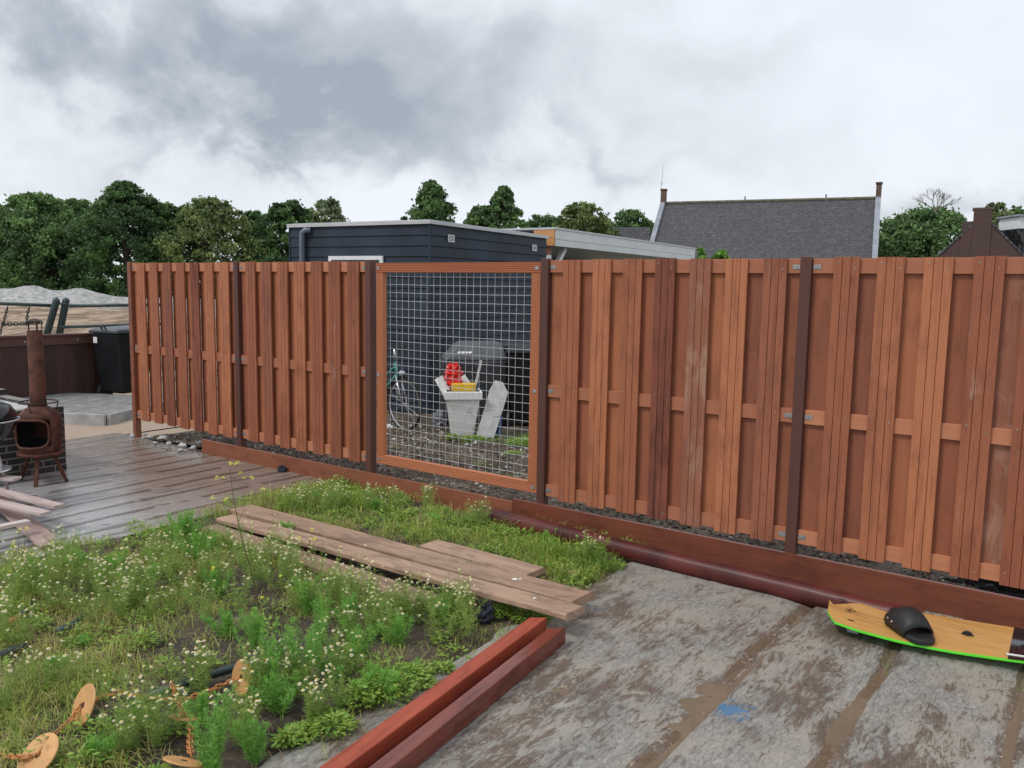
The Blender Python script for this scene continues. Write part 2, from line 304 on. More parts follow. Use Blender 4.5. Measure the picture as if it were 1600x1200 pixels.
def m_slab():
    m, nt, b = newmat('muddy_concrete'); w = objvec(nt, world=True); sx = N(nt, 'ShaderNodeSeparateXYZ'); L(nt, w, sx.inputs[0])
    st = objvec(nt, (1.5, .55, 1), world=True)
    big = noise(nt, w, 1.3, 5, .6); mid = noise(nt, st, 5.5, 10, .74, .9); fine = noise(nt, objvec(nt, (1.5, .55, 1), world=True), 48, 9, .78, .8); spk = noise(nt, w, 170, 4, .8)
    strk = noise(nt, objvec(nt, (2.2, .5, 1), world=True), 17, 8, .75, 1.2)
    conc = MIX(nt, SM(nt, fine, .36, .66), (.16, .158, .146), (.40, .385, .35))
    conc = MIX(nt, MA(nt, 'MULTIPLY', SM(nt, noise(nt, w, 2.2, 6), .40, .6), .6), conc, (.37, .33, .27))
    conc = MIX(nt, MA(nt, 'MULTIPLY', SM(nt, strk, .52, .66), .55), conc, (.10, .08, .062))
    # dirt lies in the shallow joints that run towards the fence
    jn = noise(nt, objvec(nt, (1, .5, 1), world=True), 3.0, 4)
    x = MA(nt, 'ADD', sx.outputs[0], MA(nt, 'MULTIPLY', MA(nt, 'SUBTRACT', jn, .5), .16))
    joint = None
    for j, wd in ((7.83, .045), (8.38, .035), (8.96, .035), (7.25, .04), (9.5, .04)):
        d = MA(nt, 'ABSOLUTE', MA(nt, 'SUBTRACT', x, j)); k = MA(nt, 'SUBTRACT', 1.0, SM(nt, d, wd*.35, wd*1.5))
        if j == 7.25: k = MA(nt, 'MULTIPLY', k, .45)
        joint = k if joint is None else MA(nt, 'MAXIMUM', joint, k)
    mudsel = MA(nt, 'ADD', MA(nt, 'ADD', MA(nt, 'MULTIPLY', joint, .11), MA(nt, 'MULTIPLY', big, .52)), MA(nt, 'MULTIPLY', mid, .66))
    mudsel = MA(nt, 'ADD', mudsel, MA(nt, 'MULTIPLY', MA(nt, 'SUBTRACT', MA(nt, 'ADD', MA(nt, 'MULTIPLY', fine, .5), MA(nt, 'MULTIPLY', strk, .5)), .5), 1.0))
    mud = SM(nt, mudsel, .595, .69)
    mudc = MIX(nt, SM(nt, fine, .35, .65), (.05, .03, .02), (.155, .10, .065))
    c = MIX(nt, MA(nt, 'MULTIPLY', mud, .85), conc, mudc)
    chips = MA(nt, 'MULTIPLY', SM(nt, noise(nt, objvec(nt, (1, .8, 1), world=True), 60, 3, .5, 1.5), .57, .61), SM(nt, MA(nt, 'ADD', joint, noise(nt, w, 2, 3)), .65, 1.1))
    c = MIX(nt, MA(nt, 'MULTIPLY', chips, .75), c, (.47, .40, .30))
    c = MIX(nt, MA(nt, 'MULTIPLY', SM(nt, spk, .62, .7), .6), c, (.06, .045, .035))
    # puddles
    pud = SM(nt, MA(nt, 'ADD', MA(nt, 'MULTIPLY', joint, .55), MA(nt, 'MULTIPLY', noise(nt, objvec(nt, (1, .7, 1), world=True), 2.3, 3, .5), .9)), .93, 1.0)
    c = MIX(nt, MA(nt, 'MULTIPLY', pud, .85), c, (.135, .10, .065))
    # blue paint spill
    dv = N(nt, 'ShaderNodeVectorMath', operation='DISTANCE'); L(nt, w, dv.inputs[0]); dv.inputs[1].default_value = (7.955, -1.86, 0)
    bl = SM(nt, MA(nt, 'ADD', dv.outputs['Value'], MA(nt, 'MULTIPLY', MA(nt, 'SUBTRACT', noise(nt, objvec(nt, (1, 2.2, 1), world=True), 17, 5, .7), .5), .42)), .07, .045)
    L(nt, MIX(nt, MA(nt, 'MULTIPLY', bl, .85), c, (.06, .19, .36)), b.inputs['Base Color'])
    rg = MA(nt, 'ADD', .34, MA(nt, 'MULTIPLY', fine, .3)); rg = MA(nt, 'ADD', rg, MA(nt, 'MULTIPLY', mud, .12))
    n = N(nt, 'ShaderNodeMix'); n.data_type = 'FLOAT'; L(nt, pud, n.inputs[0]); L(nt, rg, n.inputs[2]); n.inputs[3].default_value = .06
    L(nt, n.outputs[0], b.inputs['Roughness'])
    h = MA(nt, 'MULTIPLY', MA(nt, 'ADD', MA(nt, 'ADD', MA(nt, 'MULTIPLY', fine, .8), MA(nt, 'MULTIPLY', mud, .35)), MA(nt, 'MULTIPLY', chips, .4)), MA(nt, 'SUBTRACT', 1.0, pud))
    bump(nt, b, h, .55, .008); return m
M['slab'] = m_slab()
def m_rib():
    m, nt, b = newmat('wet_ribbed_concrete'); w = objvec(nt, world=True); sx = N(nt, 'ShaderNodeSeparateXYZ'); L(nt, w, sx.inputs[0])
    fine = noise(nt, objvec(nt, (1.6, .5, 1), world=True), 22, 7, .7, .6); big = noise(nt, w, 1.1, 5, .6); mid = noise(nt, objvec(nt, (2.2, .6, 1), world=True), 3.5, 6, .65)
    grey = MIX(nt, fine, (.25, .255, .255), (.47, .47, .46)); mudc = MIX(nt, fine, (.15, .115, .095), (.34, .275, .23))
    near = SM(nt, MA(nt, 'ADD', MA(nt, 'ADD', sx.outputs[1], MA(nt, 'MULTIPLY', big, 1.2)), MA(nt, 'MULTIPLY', mid, 1.2)), -1.0, .55)
    tr = SM(nt, sx.outputs[2], -.002, -.009)
    c = MIX(nt, near, grey, mudc); c = MIX(nt, MA(nt, 'MULTIPLY', tr, .75), c, (.06, .042, .034))
    L(nt, c, b.inputs['Base Color']); L(nt, MA(nt, 'ADD', .07, MA(nt, 'MULTIPLY', SM(nt, mid, .35, .7), .3)), b.inputs['Roughness'])
    bump(nt, b, MA(nt, 'ADD', fine, MA(nt, 'MULTIPLY', mid, .8)), .5, .008); return m
M['rib'] = m_rib()
def m_soil(name, c1, c2, c3, sc1=6, b_=.8, rough=.85):
    m, nt, b = newmat(name); w = objvec(nt, world=True)
    f = noise(nt, w, sc1*6, 8, .75); g = noise(nt, w, sc1*.3, 5, .6); k = noise(nt, w, sc1*2, 5, .7)
    c = MIX(nt, SM(nt, f, .35, .65), c1, c2); c = MIX(nt, MA(nt, 'MULTIPLY', SM(nt, g, .45, .62), .8), c, c3)
    L(nt, c, b.inputs['Base Color']); b.inputs['Roughness'].default_value = rough
    bump(nt, b, MA(nt, 'ADD', f, MA(nt, 'MULTIPLY', k, 1.5)), b_, .015); return m
M['bedsoil'] = m_soil('dark_bed_soil', (.030, .022, .016), (.085, .062, .045), (.12, .09, .06))
M['yard'] = m_soil('yard_soil', (.032, .022, .015), (.11, .078, .052), (.17, .13, .09))
M['sand'] = m_soil('pale_sand', (.30, .23, .17), (.46, .37, .28), (.38, .28, .20), 8, .5)
M['earth'] = m_soil('earth_ground', (.10, .09, .06), (.17, .15, .10), (.10, .13, .06), 2)
def m_mound():
    m, nt, b = newmat('sand_heap'); w = objvec(nt, world=True); sx = N(nt, 'ShaderNodeSeparateXYZ'); L(nt, w, sx.inputs[0])
    st = objvec(nt, (1, .35, 1.0), world=True)
    f = noise(nt, st, 1.6, 8, .7, .5); g = noise(nt, w, .12, 4); h = noise(nt, w, 4.5, 6, .7)
    sandc = MIX(nt, SM(nt, f, .42, .60), (.21, .14, .09), (.52, .39, .28)); clay = MIX(nt, SM(nt, h, .4, .6), (.27, .27, .26), (.56, .55, .53))
    sel = SM(nt, MA(nt, 'ADD', sx.outputs[2], MA(nt, 'MULTIPLY', g, 1.0)), 1.18, 1.42)
    L(nt, MIX(nt, sel, sandc, clay), b.inputs['Base Color']); b.inputs['Roughness'].default_value = .85
    bump(nt, b, MA(nt, 'ADD', f, h), 1, .15); return m
M['mound'] = m_mound()
def m_attr(name, stops, rough=.55, trans=.0, nscale=3.0, namp=.5):
    m, nt, b = newmat(name); a = N(nt, 'ShaderNodeAttribute'); a.attribute_name = 'tint'
    v = objvec(nt, rand=True); f = MA(nt, 'ADD', a.outputs['Fac'], MA(nt, 'MULTIPLY', MA(nt, 'SUBTRACT', noise(nt, v, nscale, 3), .5), namp), clamp=True)
    cr = N(nt, 'ShaderNodeValToRGB'); L(nt, f, cr.inputs[0]); els = cr.color_ramp.elements
    els[0].position, els[1].position = stops[0][0], stops[-1][0]; els[0].color = (*stops[0][1], 1); els[1].color = (*stops[-1][1], 1)
    for p, c in stops[1:-1]: e = els.new(p); e.color = (*c, 1)
    L(nt, cr.outputs[0], b.inputs['Base Color']); b.inputs['Roughness'].default_value = rough; b.inputs['Specular IOR Level'].default_value = .3
    if trans:
        t = N(nt, 'ShaderNodeBsdfTranslucent'); L(nt, cr.outputs[0], t.inputs[0]); mx = N(nt, 'ShaderNodeMixShader'); mx.inputs[0].default_value = trans
        L(nt, b.outputs[0], mx.inputs[1]); L(nt, t.outputs[0], mx.inputs[2]); L(nt, mx.outputs[0], nt.nodes['Material Output'].inputs[0])
    return m
M['grass'] = m_attr('weed_blades', [(0, (.20, .13, .07)), (.22, (.52, .44, .19)), (.4, (.44, .47, .11)), (.7, (.27, .41, .055)), (1, (.13, .28, .05))], .5, .3, 1.6, .7)
M['leafy'] = m_attr('leafy_weed', [(0, (.20, .31, .05)), (.5, (.34, .46, .08)), (1, (.16, .36, .07))], .5, .3)
M['feather'] = m_attr('feathery_leaf', [(0, (.15, .37, .07)), (.5, (.24, .52, .09)), (1, (.40, .64, .15))], .5, .3)
M['petal'] = simple('white_petal', (.80, .79, .70), .6, 0, .05, 9)
M['centre'] = simple('yellow_flower_centre', (.68, .48, .03), .7, 0, .15, 9)
M['yflower'] = simple('bright_yellow_petal', (.74, .72, .03), .6, 0, .1, 9)
M['stem'] = simple('brown_green_stem', (.10, .075, .04), .6, 0, .2, 9)
M['bark'] = simple('tree_bark', (.075, .06, .045), .85, 0, .3, 4, .5)
M['deadtwig'] = simple('pale_bare_twig', (.22, .19, .16), .8, 0, .2, 4)
def tree_mat(name, d, l, y=None): return m_attr(name, [(0, [c*1.6 for c in d]), (.3, [c*2.6 for c in d]), (.7, [c*2.8 for c in l]), (1, y or [c*3.8 for c in l])], .6, .32, .35, .8)
M['t_dark'] = tree_mat('dark_green_foliage', (.022, .042, .017), (.045, .082, .026))
M['t_mid'] = tree_mat('green_foliage', (.033, .060, .024), (.064, .108, .036))
M['t_olive'] = tree_mat('olive_foliage', (.042, .060, .022), (.10, .125, .045))
M['t_pale'] = tree_mat('grey_green_foliage', (.055, .075, .04), (.12, .14, .075))
M['t_bright'] = tree_mat('fresh_green_foliage', (.03, .075, .015), (.08, .15, .025))

def tiles_mat(name, c1, c2, cm, bw, rh, mortar=.02, sc_=1.0, bmp=.6, offs=.5, rough=.7, cs=(1, 1, 1)):
    m, nt, b = newmat(name); v = objvec(nt, cs, rand=False)
    br = N(nt, 'ShaderNodeTexBrick', inp={'Scale': sc_, 'Mortar Size': mortar, 'Mortar Smooth': .3, 'Brick Width': bw, 'Row Height': rh, 'Color1': (*c1, 1), 'Color2': (*c2, 1), 'Mortar': (*cm, 1)})
    br.offset = offs; L(nt, v, br.inputs[0])
    f = noise(nt, v, 3.0, 6, .65); f2 = noise(nt, v, .35, 4, .6)
    c = MIX(nt, MA(nt, 'MULTIPLY', SM(nt, f, .45, .75), .45), br.outputs[0], [x*1.5 for x in c2]); c = MIX(nt, MA(nt, 'MULTIPLY', SM(nt, f2, .4, .7), .35), c, [x*.65 for x in c1])
    L(nt, c, b.inputs['Base Color']); b.inputs['Roughness'].default_value = rough
    bump(nt, b, MA(nt, 'SUBTRACT', 1.0, br.outputs[1]), bmp, .03); return m
M['slate'] = tiles_mat('grey_roof_tiles', (.07, .07, .078), (.115, .113, .12), (.03, .03, .034), .17, .19, .03)
M['slate2'] = tiles_mat('dark_small_roof_tiles', (.05, .05, .055), (.09, .088, .09), (.02, .02, .024), .25, .3, .05)
M['redbrick'] = tiles_mat('dark_red_brick', (.115, .042, .032), (.085, .034, .028), (.07, .05, .045), .22, .07, .008)
def brick_local(name='black_brick', c1=(.018, .017, .018, 1), c2=(.032, .027, .026, 1), cm=(.20, .19, .175, 1), cd_=(.07, .06, .055)):                # bricks on all vertical faces: u = x+y
    m, nt, b = newmat(name); t = N(nt, 'ShaderNodeTexCoord'); s = N(nt, 'ShaderNodeSeparateXYZ'); L(nt, t.outputs['Object'], s.inputs[0])
    c = N(nt, 'ShaderNodeCombineXYZ'); L(nt, MA(nt, 'ADD', s.outputs[0], s.outputs[1]), c.inputs[0]); L(nt, s.outputs[2], c.inputs[1])
    br = N(nt, 'ShaderNodeTexBrick', inp={'Scale': 1, 'Mortar Size': .007, 'Mortar Smooth': .2, 'Brick Width': .21, 'Row Height': .062, 'Color1': c1, 'Color2': c2, 'Mortar': cm})
    L(nt, c.outputs[0], br.inputs[0]); L(nt, MIX(nt, SM(nt, noise(nt, t.outputs['Object'], 9, 5), .5, .8), br.outputs[0], cd_), b.inputs['Base Color'])
    b.inputs['Roughness'].default_value = .6; bump(nt, b, MA(nt, 'SUBTRACT', 1.0, br.outputs[1]), .7, .006); return m
M['redbrick'] = brick_local('dark_red_brick', (.085, .034, .027, 1), (.06, .026, .022, 1), (.075, .06, .052, 1), (.10, .05, .04))
M['blackbrick'] = brick_local()

# ------------------------------------------------------------------ the setting
g = MB(); g.box(-900, 900, -900, 900, -.4, -.06); g.build('ground', M['earth'], kind='structure')
JO = (7.25, 7.88, 8.42, 9.0, 9.6, 10.2, 10.8)
_p1, _p2, _p3 = gnd(1085, 1088), gnd(1322, 1128), gnd(880, 1075)
PUD = [(_p1.x-.01, _p1.y, .085, .27), (_p2.x-.01, _p2.y, .055, .25), (_p3.x, _p3.y, .06, .05)]
def slab_h(X, Y):
    z = -.004+(vnoise(X, Y, .35, 4)-.5)*.010+(vnoise(X*1.7, Y, .05, 3)-.5)*.005
    for j in JO:
        d = j-X; dep = .016 if j > 7.3 else .004
        z = z-dep*1.5*np.exp(-np.clip(d, 0, 9)/.07)*(d > 0)*(.5+vnoise(X, Y, .5, 2))
    for (cx, cy, rx, ry) in PUD: z = z-.017*np.exp(-np.clip(((X-cx)/rx)**2+((Y-cy)/ry)**2+(vnoise(X*1.3, Y, .10, 4)-.5)*2.4, 0, 9)**1.5)
    return z
def m_water():
    m, nt, b = newmat('muddy_water'); w = objvec(nt, world=True); b.inputs['Base Color'].default_value = (.15, .11, .07, 1); b.inputs['Roughness'].default_value = .04
    L(nt, MIX(nt, noise(nt, w, 9, 4), (.15, .115, .08), (.22, .175, .125)), b.inputs['Base Color']); return m
M['water'] = m_water()
for x0, x1, y0, y1 in ((7.52, 7.885, -3.3, -.55), (8.22, 8.425, -3.2, -.5), (8.85, 9.005, -3.2, -.5), (_p3.x-.1, _p3.x+.1, _p3.y-.1, _p3.y+.1)):
    pw = MB(); pw.add([(x0, y0, -.0205), (x1, y0, -.0205), (x1, y1, -.0205), (x0, y1, -.0205)], [(0, 1, 2, 3)]); pw.build('puddle', M['water'], kind='structure')
sl_edge = lambda Y: 6.69+(vnoise(Y*0+3.3, Y, .4, 4)-.5)*.10
gridmesh('concrete_slab', 6.7, 11.6, -8.0, .02, .025, slab_h, M['slab'], kind='structure')
def lip_h(X, Y): return -.006+(vnoise(X*1.7, Y, .05, 3)-.5)*.006-np.clip((6.69+(vnoise(Y, Y*0, .25, 4)-.5)*.16-X)/.02, 0, 1)*.06
gridmesh('concrete_slab_edge', 6.45, 6.7, -8.0, -.3, .0125, lip_h, M['slab'], kind='structure')
def rib_h(X, Y):
    w = (vnoise(X*.5+9, Y, .6, 3)-.5)*.07; ph = ((X+w)/.285) % 1.0
    z = -.012*np.exp(-((ph-.5)/.11)**2)*(vnoise(X*1.1, Y, .3, 3) > .36)-.006*np.exp(-((ph-.1)/.05)**2)*(vnoise(X+40, Y, .2, 3) > .5)
    return z-.001+(vnoise(X*2, Y, .3, 4)-.5)*.012
gridmesh('ribbed_slab', -.45, 3.55, -7.0, .02, .022, rib_h, M['rib'], kind='structure')
def bed_h(X, Y):
    z = -.02+(vnoise(X, Y, .5, 5)-.45)*.09+(vnoise(X, Y, .06, 3)-.5)*.02
    e = np.clip(np.minimum(np.minimum(X-3.35, 6.72-X), .02-Y)/.25, 0, 1); return z*e-.028*(1-e)+.02*e
gridmesh('weed_bed_soil', 3.3, 6.75, -8, .03, .03, bed_h, M['bedsoil'], kind='structure')
def sand_h(X, Y): return -.012+(vnoise(X, Y, .6, 4)-.5)*.04
gridmesh('sand', -3.45, -.4, -5, 3.2, .05, lambda X, Y: sand_h(X, Y)-.01*(X > -.6), M['sand'], kind='structure')
def yard_h(X, Y):
    near = np.exp(-np.clip(Y-.15, 0, 9)/.9)
    z = .02+.075*near*np.clip((X-.1)/2.5, 0.0, 1)+(vnoise(X, Y, .35, 5)-.5)*.10*(np.clip(Y, 0, 1)*.6+.4)
    return np.where(Y < .08, np.minimum(z, .12), z)-.05*np.clip((.5-X)/.5, 0, 1)
gridmesh('sand_behind_fence', -.5, 1.2, .03, 9, .06, lambda X, Y: -.035+(vnoise(X, Y, .6, 4)-.5)*.04, M['sand'], kind='structure')
gridmesh('yard_ground', -.02, 11, .0, 9, .045, yard_h, M['yard'], kind='structure')
def mound_h(X, Y):
    d = (X-CAM.x)*VIEW.x+(Y-CAM.y)*VIEW.y; s = (X-CAM.x)*SIDE.x+(Y-CAM.y)*SIDE.y; a = s/d
    z = 1.20*np.clip((d-17)/24, 0, 1)**.8
    z += (vnoise(X, Y, 3.2, 5)-.5)*.45*np.clip((d-15)/10, 0, 1)+(vnoise(X*1.5, Y, .9, 4)-.5)*.24
    z += .30*np.exp(-((a+.575)/.02)**2)*np.clip((d-30)/8, 0, 1)+.22*np.exp(-((a+.52)/.022)**2)*np.clip((d-28)/8, 0, 1)-.25*np.clip((a+.52)/.06, 0, 1)*np.clip((d-30)/8, 0, 1)
    return np.where(d > 44, z-(d-44)*.15, z)-.05*(d < 17)
gridmesh('sand_heap', -52, -3.6, 0, 42, .3, mound_h, M['mound'], kind='structure')
gridmesh('play_sand', -12, -3.55, -8, 7, .12, lambda X, Y: -.03+(vnoise(X, Y, .8, 4)-.5)*.06, M['sand'], kind='structure')

# ------------------------------------------------------------------ the fence
H0, H1 = .218, 2.018
def groove_board(w, t, grooves):
    g = .0022; p = [(0, 0), (w, 0), (w, t)]
    for q in sorted(grooves, reverse=True): p += [(q+g, t), (q, t-.007), (q-g, t)]
    p += [(0, t)]; return [(x, -y) for x, y in p][::-1]
fb = MB(); fb.prism(groove_board(.145, .018, (.048, .097)), 0, 1.8)
bb = MB(); bb.prism(groove_board(.172, .016, ()), 0, 1.79)
front0 = fb.build('front_board', M['fence']); back0 = bb.build('back_board', M['fence_back'])
front0.location = (0, 0, -100); back0.location = (0, 0, -100)
scr = MB(); scr.lathe([(.0045, 0), (.0045, .002), (.001, .0028)], (0, -.018, 0), 8, (0, -1, 0))
scr0 = scr.build('screw', M['bracket']); scr0.location = (0, 0, -100)
panel_info = []
BOARDS = {(3, 'f', 3): 'fence_rough', (3, 'f', 4): 'fence_scuffed', (3, 'f', 6): 'fence_dark', (3, 'b', 6): 'fence_dark', (4, 'b', 4): 'fence_scuffed', (4, 'b', 1): 'fence_dark', (1, 'f', 2): 'fence_dark', (2, 'f', 1): 'fence_dark', (1, 'f', 4): 'fence_rough'}
PN = [0]
def fence_panel(x0, x1, label):
    PN[0] += 1
    t = empty('board_fence', (x0, 0, 0), 0, label, 'fence panel', 'hit and miss hardwood fence panels between the posts')
    w = x1-x0
    for z, nm in ((H1-.095, 'rail'), (.995, 'rail'), (H0+.012, 'rail')):
        MB().box(0, w, -.014, .009, z, z+.09).build('rail', M['rail'], t, bevel=.002)
    pitch = w/7.42; xo = .125*w/1.83
    for k in range(7):
        o = bpy.data.objects.new('front_board', front0.data); col.objects.link(o); o.parent = t
        o.location = (xo+k*pitch, -.0145, H0+random.uniform(-.004, .004)); o.rotation_euler.y = random.uniform(-.0022, .0022)
        if (PN[0], 'f', k) in BOARDS: o.material_slots[0].link = 'OBJECT'; o.material_slots[0].material = M[BOARDS[(PN[0], 'f', k)]]
        if x0 > 5:
            for u, z in ((.024, 1.765), (.121, 1.735), (.024, .87), (.121, .84), (.024, .07), (.121, .045)):
                c = bpy.data.objects.new('screw', scr0.data); col.objects.link(c); c.parent = o; c.location = (u, 0, z)
    for k in range(8):
        o = bpy.data.objects.new('back_board', back0.data); col.objects.link(o); o.parent = t
        xc = xo+(k-.5)*pitch+.0725; x = min(max(xc-.086, 0), w-.172)
        if (PN[0], 'b', k) in BOARDS: o.material_slots[0].link = 'OBJECT'; o.material_slots[0].material = M[BOARDS[(PN[0], 'b', k)]]
        o.location = (x, .0095+.016, H0+.006); o.rotation_euler.y = random.uniform(-.002, .002)
    for xx in (.004, w-.004-.045):
        for z in (H1-.055, 1.04, H0+.058):
            b = MB(); b.box(xx, xx+.045, -.0175, -.0143, z-.014, z+.014); b.lathe([(.007, 0), (.006, .004)], (xx+.022, -.0175, z), 8, (0, -1, 0)); b.build('bracket', M['bracket'], t)
    return t
PX = [.02, 1.99, 3.86, 5.713, 7.622]
def rail_fix(): pass
fence_panel(PX[0]+.036, PX[1]-.036, 'fence panel at the far end, beside the black wheelie bin')
fence_panel(PX[1]+.036, PX[2]-.036, 'fence panel directly left of the wire mesh gate, reddish brown vertical boards')
fence_panel(PX[3]+.036, PX[4]-.036, 'fence panel directly right of the wire mesh gate')
fence_panel(PX[4]+.036, PX[4]+.036+1.83, 'nearest fence panel above the wakeboard, wide orange brown boards cut by the photo edge')
plab = ['dark fence post standing free at the far end of the fence', 'dark fence post between the two far board panels',
        'dark fence post at the left side of the wire mesh gate', 'dark fence post at the right side of the wire mesh gate', 'nearest dark fence post, between the two big right panels']
for i, x in enumerate(PX):
    m_ = MB(); m_.box(-.034, .034, -.036, .032, -.12, 2.026)
    m_.build('fence_post', M['post'] if i else M['kickL'], None, (x, 0, 0), bevel=.004, label=plab[i], cat='fence post', group='upright posts of the red fence')
# kickboards
m_ = MB(); m_.box(-2.045, 2.045, -.062, -.038, -.02, .147); m_.build('kickboard', M['kickL'], None, (3.425, 0, 0), bevel=.002, label='lighter brown gravel board low on the ground running left under the gate', cat='gravel board')
m_ = MB(); m_.box(-2.1, 2.1, -.066, -.038, -.02, .172); m_.build('kickboard', M['kickR'], None, (7.575, 0, 0), bevel=.002, label='dark wet red gravel board low on the ground under the right panels', cat='gravel board')
# gate
gx0, gx1 = 3.952, 5.672; gt = empty('mesh_gate', ((gx0+gx1)/2, 0, 0), 0, 'gate of galvanised wire mesh in a ribbed orange brown wooden frame', 'gate')
hw = (gx1-gx0)/2
def ribbed(w, t, n):             # ribbed decking profile
    p = [(0, 0), (w, 0)]; k = w/n
    for i in range(n): a = w-i*k; p += [(a-k*.12, t), (a-k*.5, t), (a-k*.72, t-.004), (a-k*.9, t-.004)]
    return p
def gate_bar(poly, a, b, ax, loc):
    m_ = MB()
    if ax == 'x': m_.prism([(-y, x) for x, y in poly], a, b, 'x')
    else: m_.prism([(x, -y) for x, y in poly][::-1], a, b, 'z')
    return m_
rp = ribbed(.085, .045, 6)
gate_bar(rp, -hw, hw, 'x', 0).build('frame_rail', M['gateh'], gt, (0, .02, 1.918))
gate_bar(rp, -hw, hw, 'x', 0).build('frame_rail', M['gateh'], gt, (0, .02, .235))
gate_bar(rp, .3205, 1.9175, 'z', 0).build('frame_stile', M['gatev'], gt, (-hw, .02, 0))
gate_bar(rp, .3205, 1.9175, 'z', 0).build('frame_stile', M['gatev'], gt, (hw-.085, .02, 0))
w_ = MB(); ix = hw-.08
nvw = 22; nhw = 23
for k in range(nvw):
    x = -ix+2*ix*(k+.5)/nvw+random.uniform(-.002, .002); w_.tube([(x, .035, .30), (x+random.uniform(-.003, .003), .035+random.uniform(-.004, .004), 1.1), (x, .035, 1.935)], .0018, 6)
for k in range(nhw):
    z = .33+(1.93-.33)*(k+.4)/nhw; w_.tube([(-ix-.01, .0405, z), (-.3, .0405+random.uniform(-.003, .003), z-.004), (.3, .0405, z-.003), (ix+.01, .0405, z+random.uniform(-.003, .003))], .0018, 6)
w_.build('wire_mesh', M['steel'], gt)
for xx in (-hw+.012, hw-.05):
    for z in (1.955, 1.03, .28):
        MB().box(xx, xx+.032, -.0285, -.0252, z-.013, z+.013).build('bracket', M['bracket'], gt)
bpy.data.objects.remove(front0); bpy.data.objects.remove(back0); bpy.data.objects.remove(scr0)

# ------------------------------------------------------------------ long red pipe, beams, planks
pa, pb = Vector((5.28, -.235, .06)), Vector((8.38, -.36, .035))
pr = MB(); cs = [(-.062, -.05), (.062, -.05), (.064, -.01), (.056, .028), (.036, .052), (0, .062), (-.036, .052), (-.056, .028), (-.064, -.01)]
d = (pb-pa).normalized(); r_ = d.cross(Vector((0, 0, 1))).normalized(); nn = 30; rings = []
for i in range(nn+1):
    c = pa.lerp(pb, i/nn)+Vector((0, math.sin(i*.33)*.006, 0)); k = 1+.02*math.sin(i*1.3)
    if 23 < i < 26: k *= 1.05
    rings += [c+r_*x*k+Vector((0, 0, y*k)) for x, y in cs]
q = len(cs); pr.add(rings, [(i*q+j, i*q+(j+1) % q, (i+1)*q+(j+1) % q, (i+1)*q+j) for i in range(nn) for j in range(q)]+[tuple(range(q))[::-1], tuple(range(nn*q, nn*q+q))])
o = pr.build('drainpipe', M['redpipe'], smooth=True, label='long glossy dark red rounded pipe lying along the foot of the gravel board', cat='pipe')
def long_beam(name, a, b, w, h, z0, mat, label, cat, group=None, taper=0, sag=0, seg=1, bev=.004):
    a = Vector(a); b = Vector(b); L_ = (b-a).length; ang = math.atan2(b.y-a.y, b.x-a.x)
    m_ = MB(); m_.box(-L_/2, L_/2, -w/2, w/2, 0, h)
    if name == 'scaffold_plank':      # worn, slightly wavy edges
        m_ = MB(); k = int(L_/.06); rw = random.Random(int(L_*1000)); top = []; 
        for i in range(k+1):
            x = -L_/2+L_*i/k; e1, e2 = rw.uniform(-.0035, .0035), rw.uniform(-.0035, .0035); zz = .0025*math.sin(x*3+L_)
            ex = rw.uniform(-.006, .006) if i in (0, k) else 0
            top += [(x+ex, -w/2+e1, zz), (x-ex, w/2+e2, zz), (x-ex*.6, w/2+e2*.7, h+zz), (x+ex*1.3, -w/2+e1*.7, h+zz)]
        m_.add(top, [(4*i+j, 4*i+4+j, 4*i+4+(j+1) % 4, 4*i+(j+1) % 4) for i in range(k) for j in range(4)]+[(3, 2, 1, 0), (4*k, 4*k+1, 4*k+2, 4*k+3)])
    if taper:
        vs = m_.v; m_.v = [(x-(taper if x < 0 and y > 0 else 0), y, z) for x, y, z in vs]
    o = m_.build(name, mat, None, ((a.x+b.x)/2, (a.y+b.y)/2, z0), ang, bevel=bev, label=label, cat=cat, group=group)
    o.rotation_euler.y = -math.atan2(b.z-a.z, L_) if len(a) == 3 else 0
    return o
M['beamx'] = wood('wet_red_hardwood_along', (.21, .05, .033), (.15, .038, .027), (.06, .016, .012), 'x', .2, tilt=.6, dirt=.6, rv=.3)
M['beamtop'] = wood('red_hardwood_top', (.40, .085, .045), (.34, .07, .038), (.11, .026, .018), 'x', .45, tilt=.5, dirt=.35, spec=.2)
M['beamdark'] = wood('dark_wet_red_hardwood', (.17, .038, .028), (.12, .03, .024), (.05, .014, .012), 'x', .15, tilt=.6)
long_beam('hardwood_beam', (6.842, -1.74, 0), (7.186, -4.75, 0), .08, .09, -.002, M['beamtop'], 'bright red hardwood beam lying on the slab beside the weeds', 'beam', 'red beams lying together on the concrete', taper=.05)
long_beam('hardwood_beam', (6.918, -1.85, 0), (7.258, -4.75, 0), .058, .03, -.002, M['beamdark'], 'low wet dark strip of wood lying between the two red beams', 'beam')
long_beam('hardwood_beam', (6.99, -1.79, 0), (7.338, -4.75, 0), .07, .088, -.002, M['beamx'], 'wet shiny red hardwood beam nearest the muddy slab, with a pointed end', 'beam', 'red beams lying together on the concrete', taper=.06)
def plank(a, b, w, z, label, zb=None, mat='plank', t=.032, g='old scaffold planks lying across the weeds'):
    return long_beam('scaffold_plank', (*a, z), (*b, zb if zb is not None else z), w, t, (z+(zb if zb is not None else z))/2, M[mat], label, 'plank', g, bev=.005)
pl = plank((3.9, -1.55), (7.008, -1.615), .155, .045, 'front old plank with metal strip at its raised end and white splashes', .10)
mm = MB(); mm.box(1.455, 1.495, -.076, .076, .0325, .034); mm.build('end_strip', M['metalstrip'], pl)
mm = MB()
for u, v, r1 in ((1.28, .02, .014), (1.295, .04, .011)): mm.lathe([(r1, 0), (r1, .0012)], (u, v, .0322+r1*.01), 9)
mm.build('paint_splash', M['pigeon'], pl)
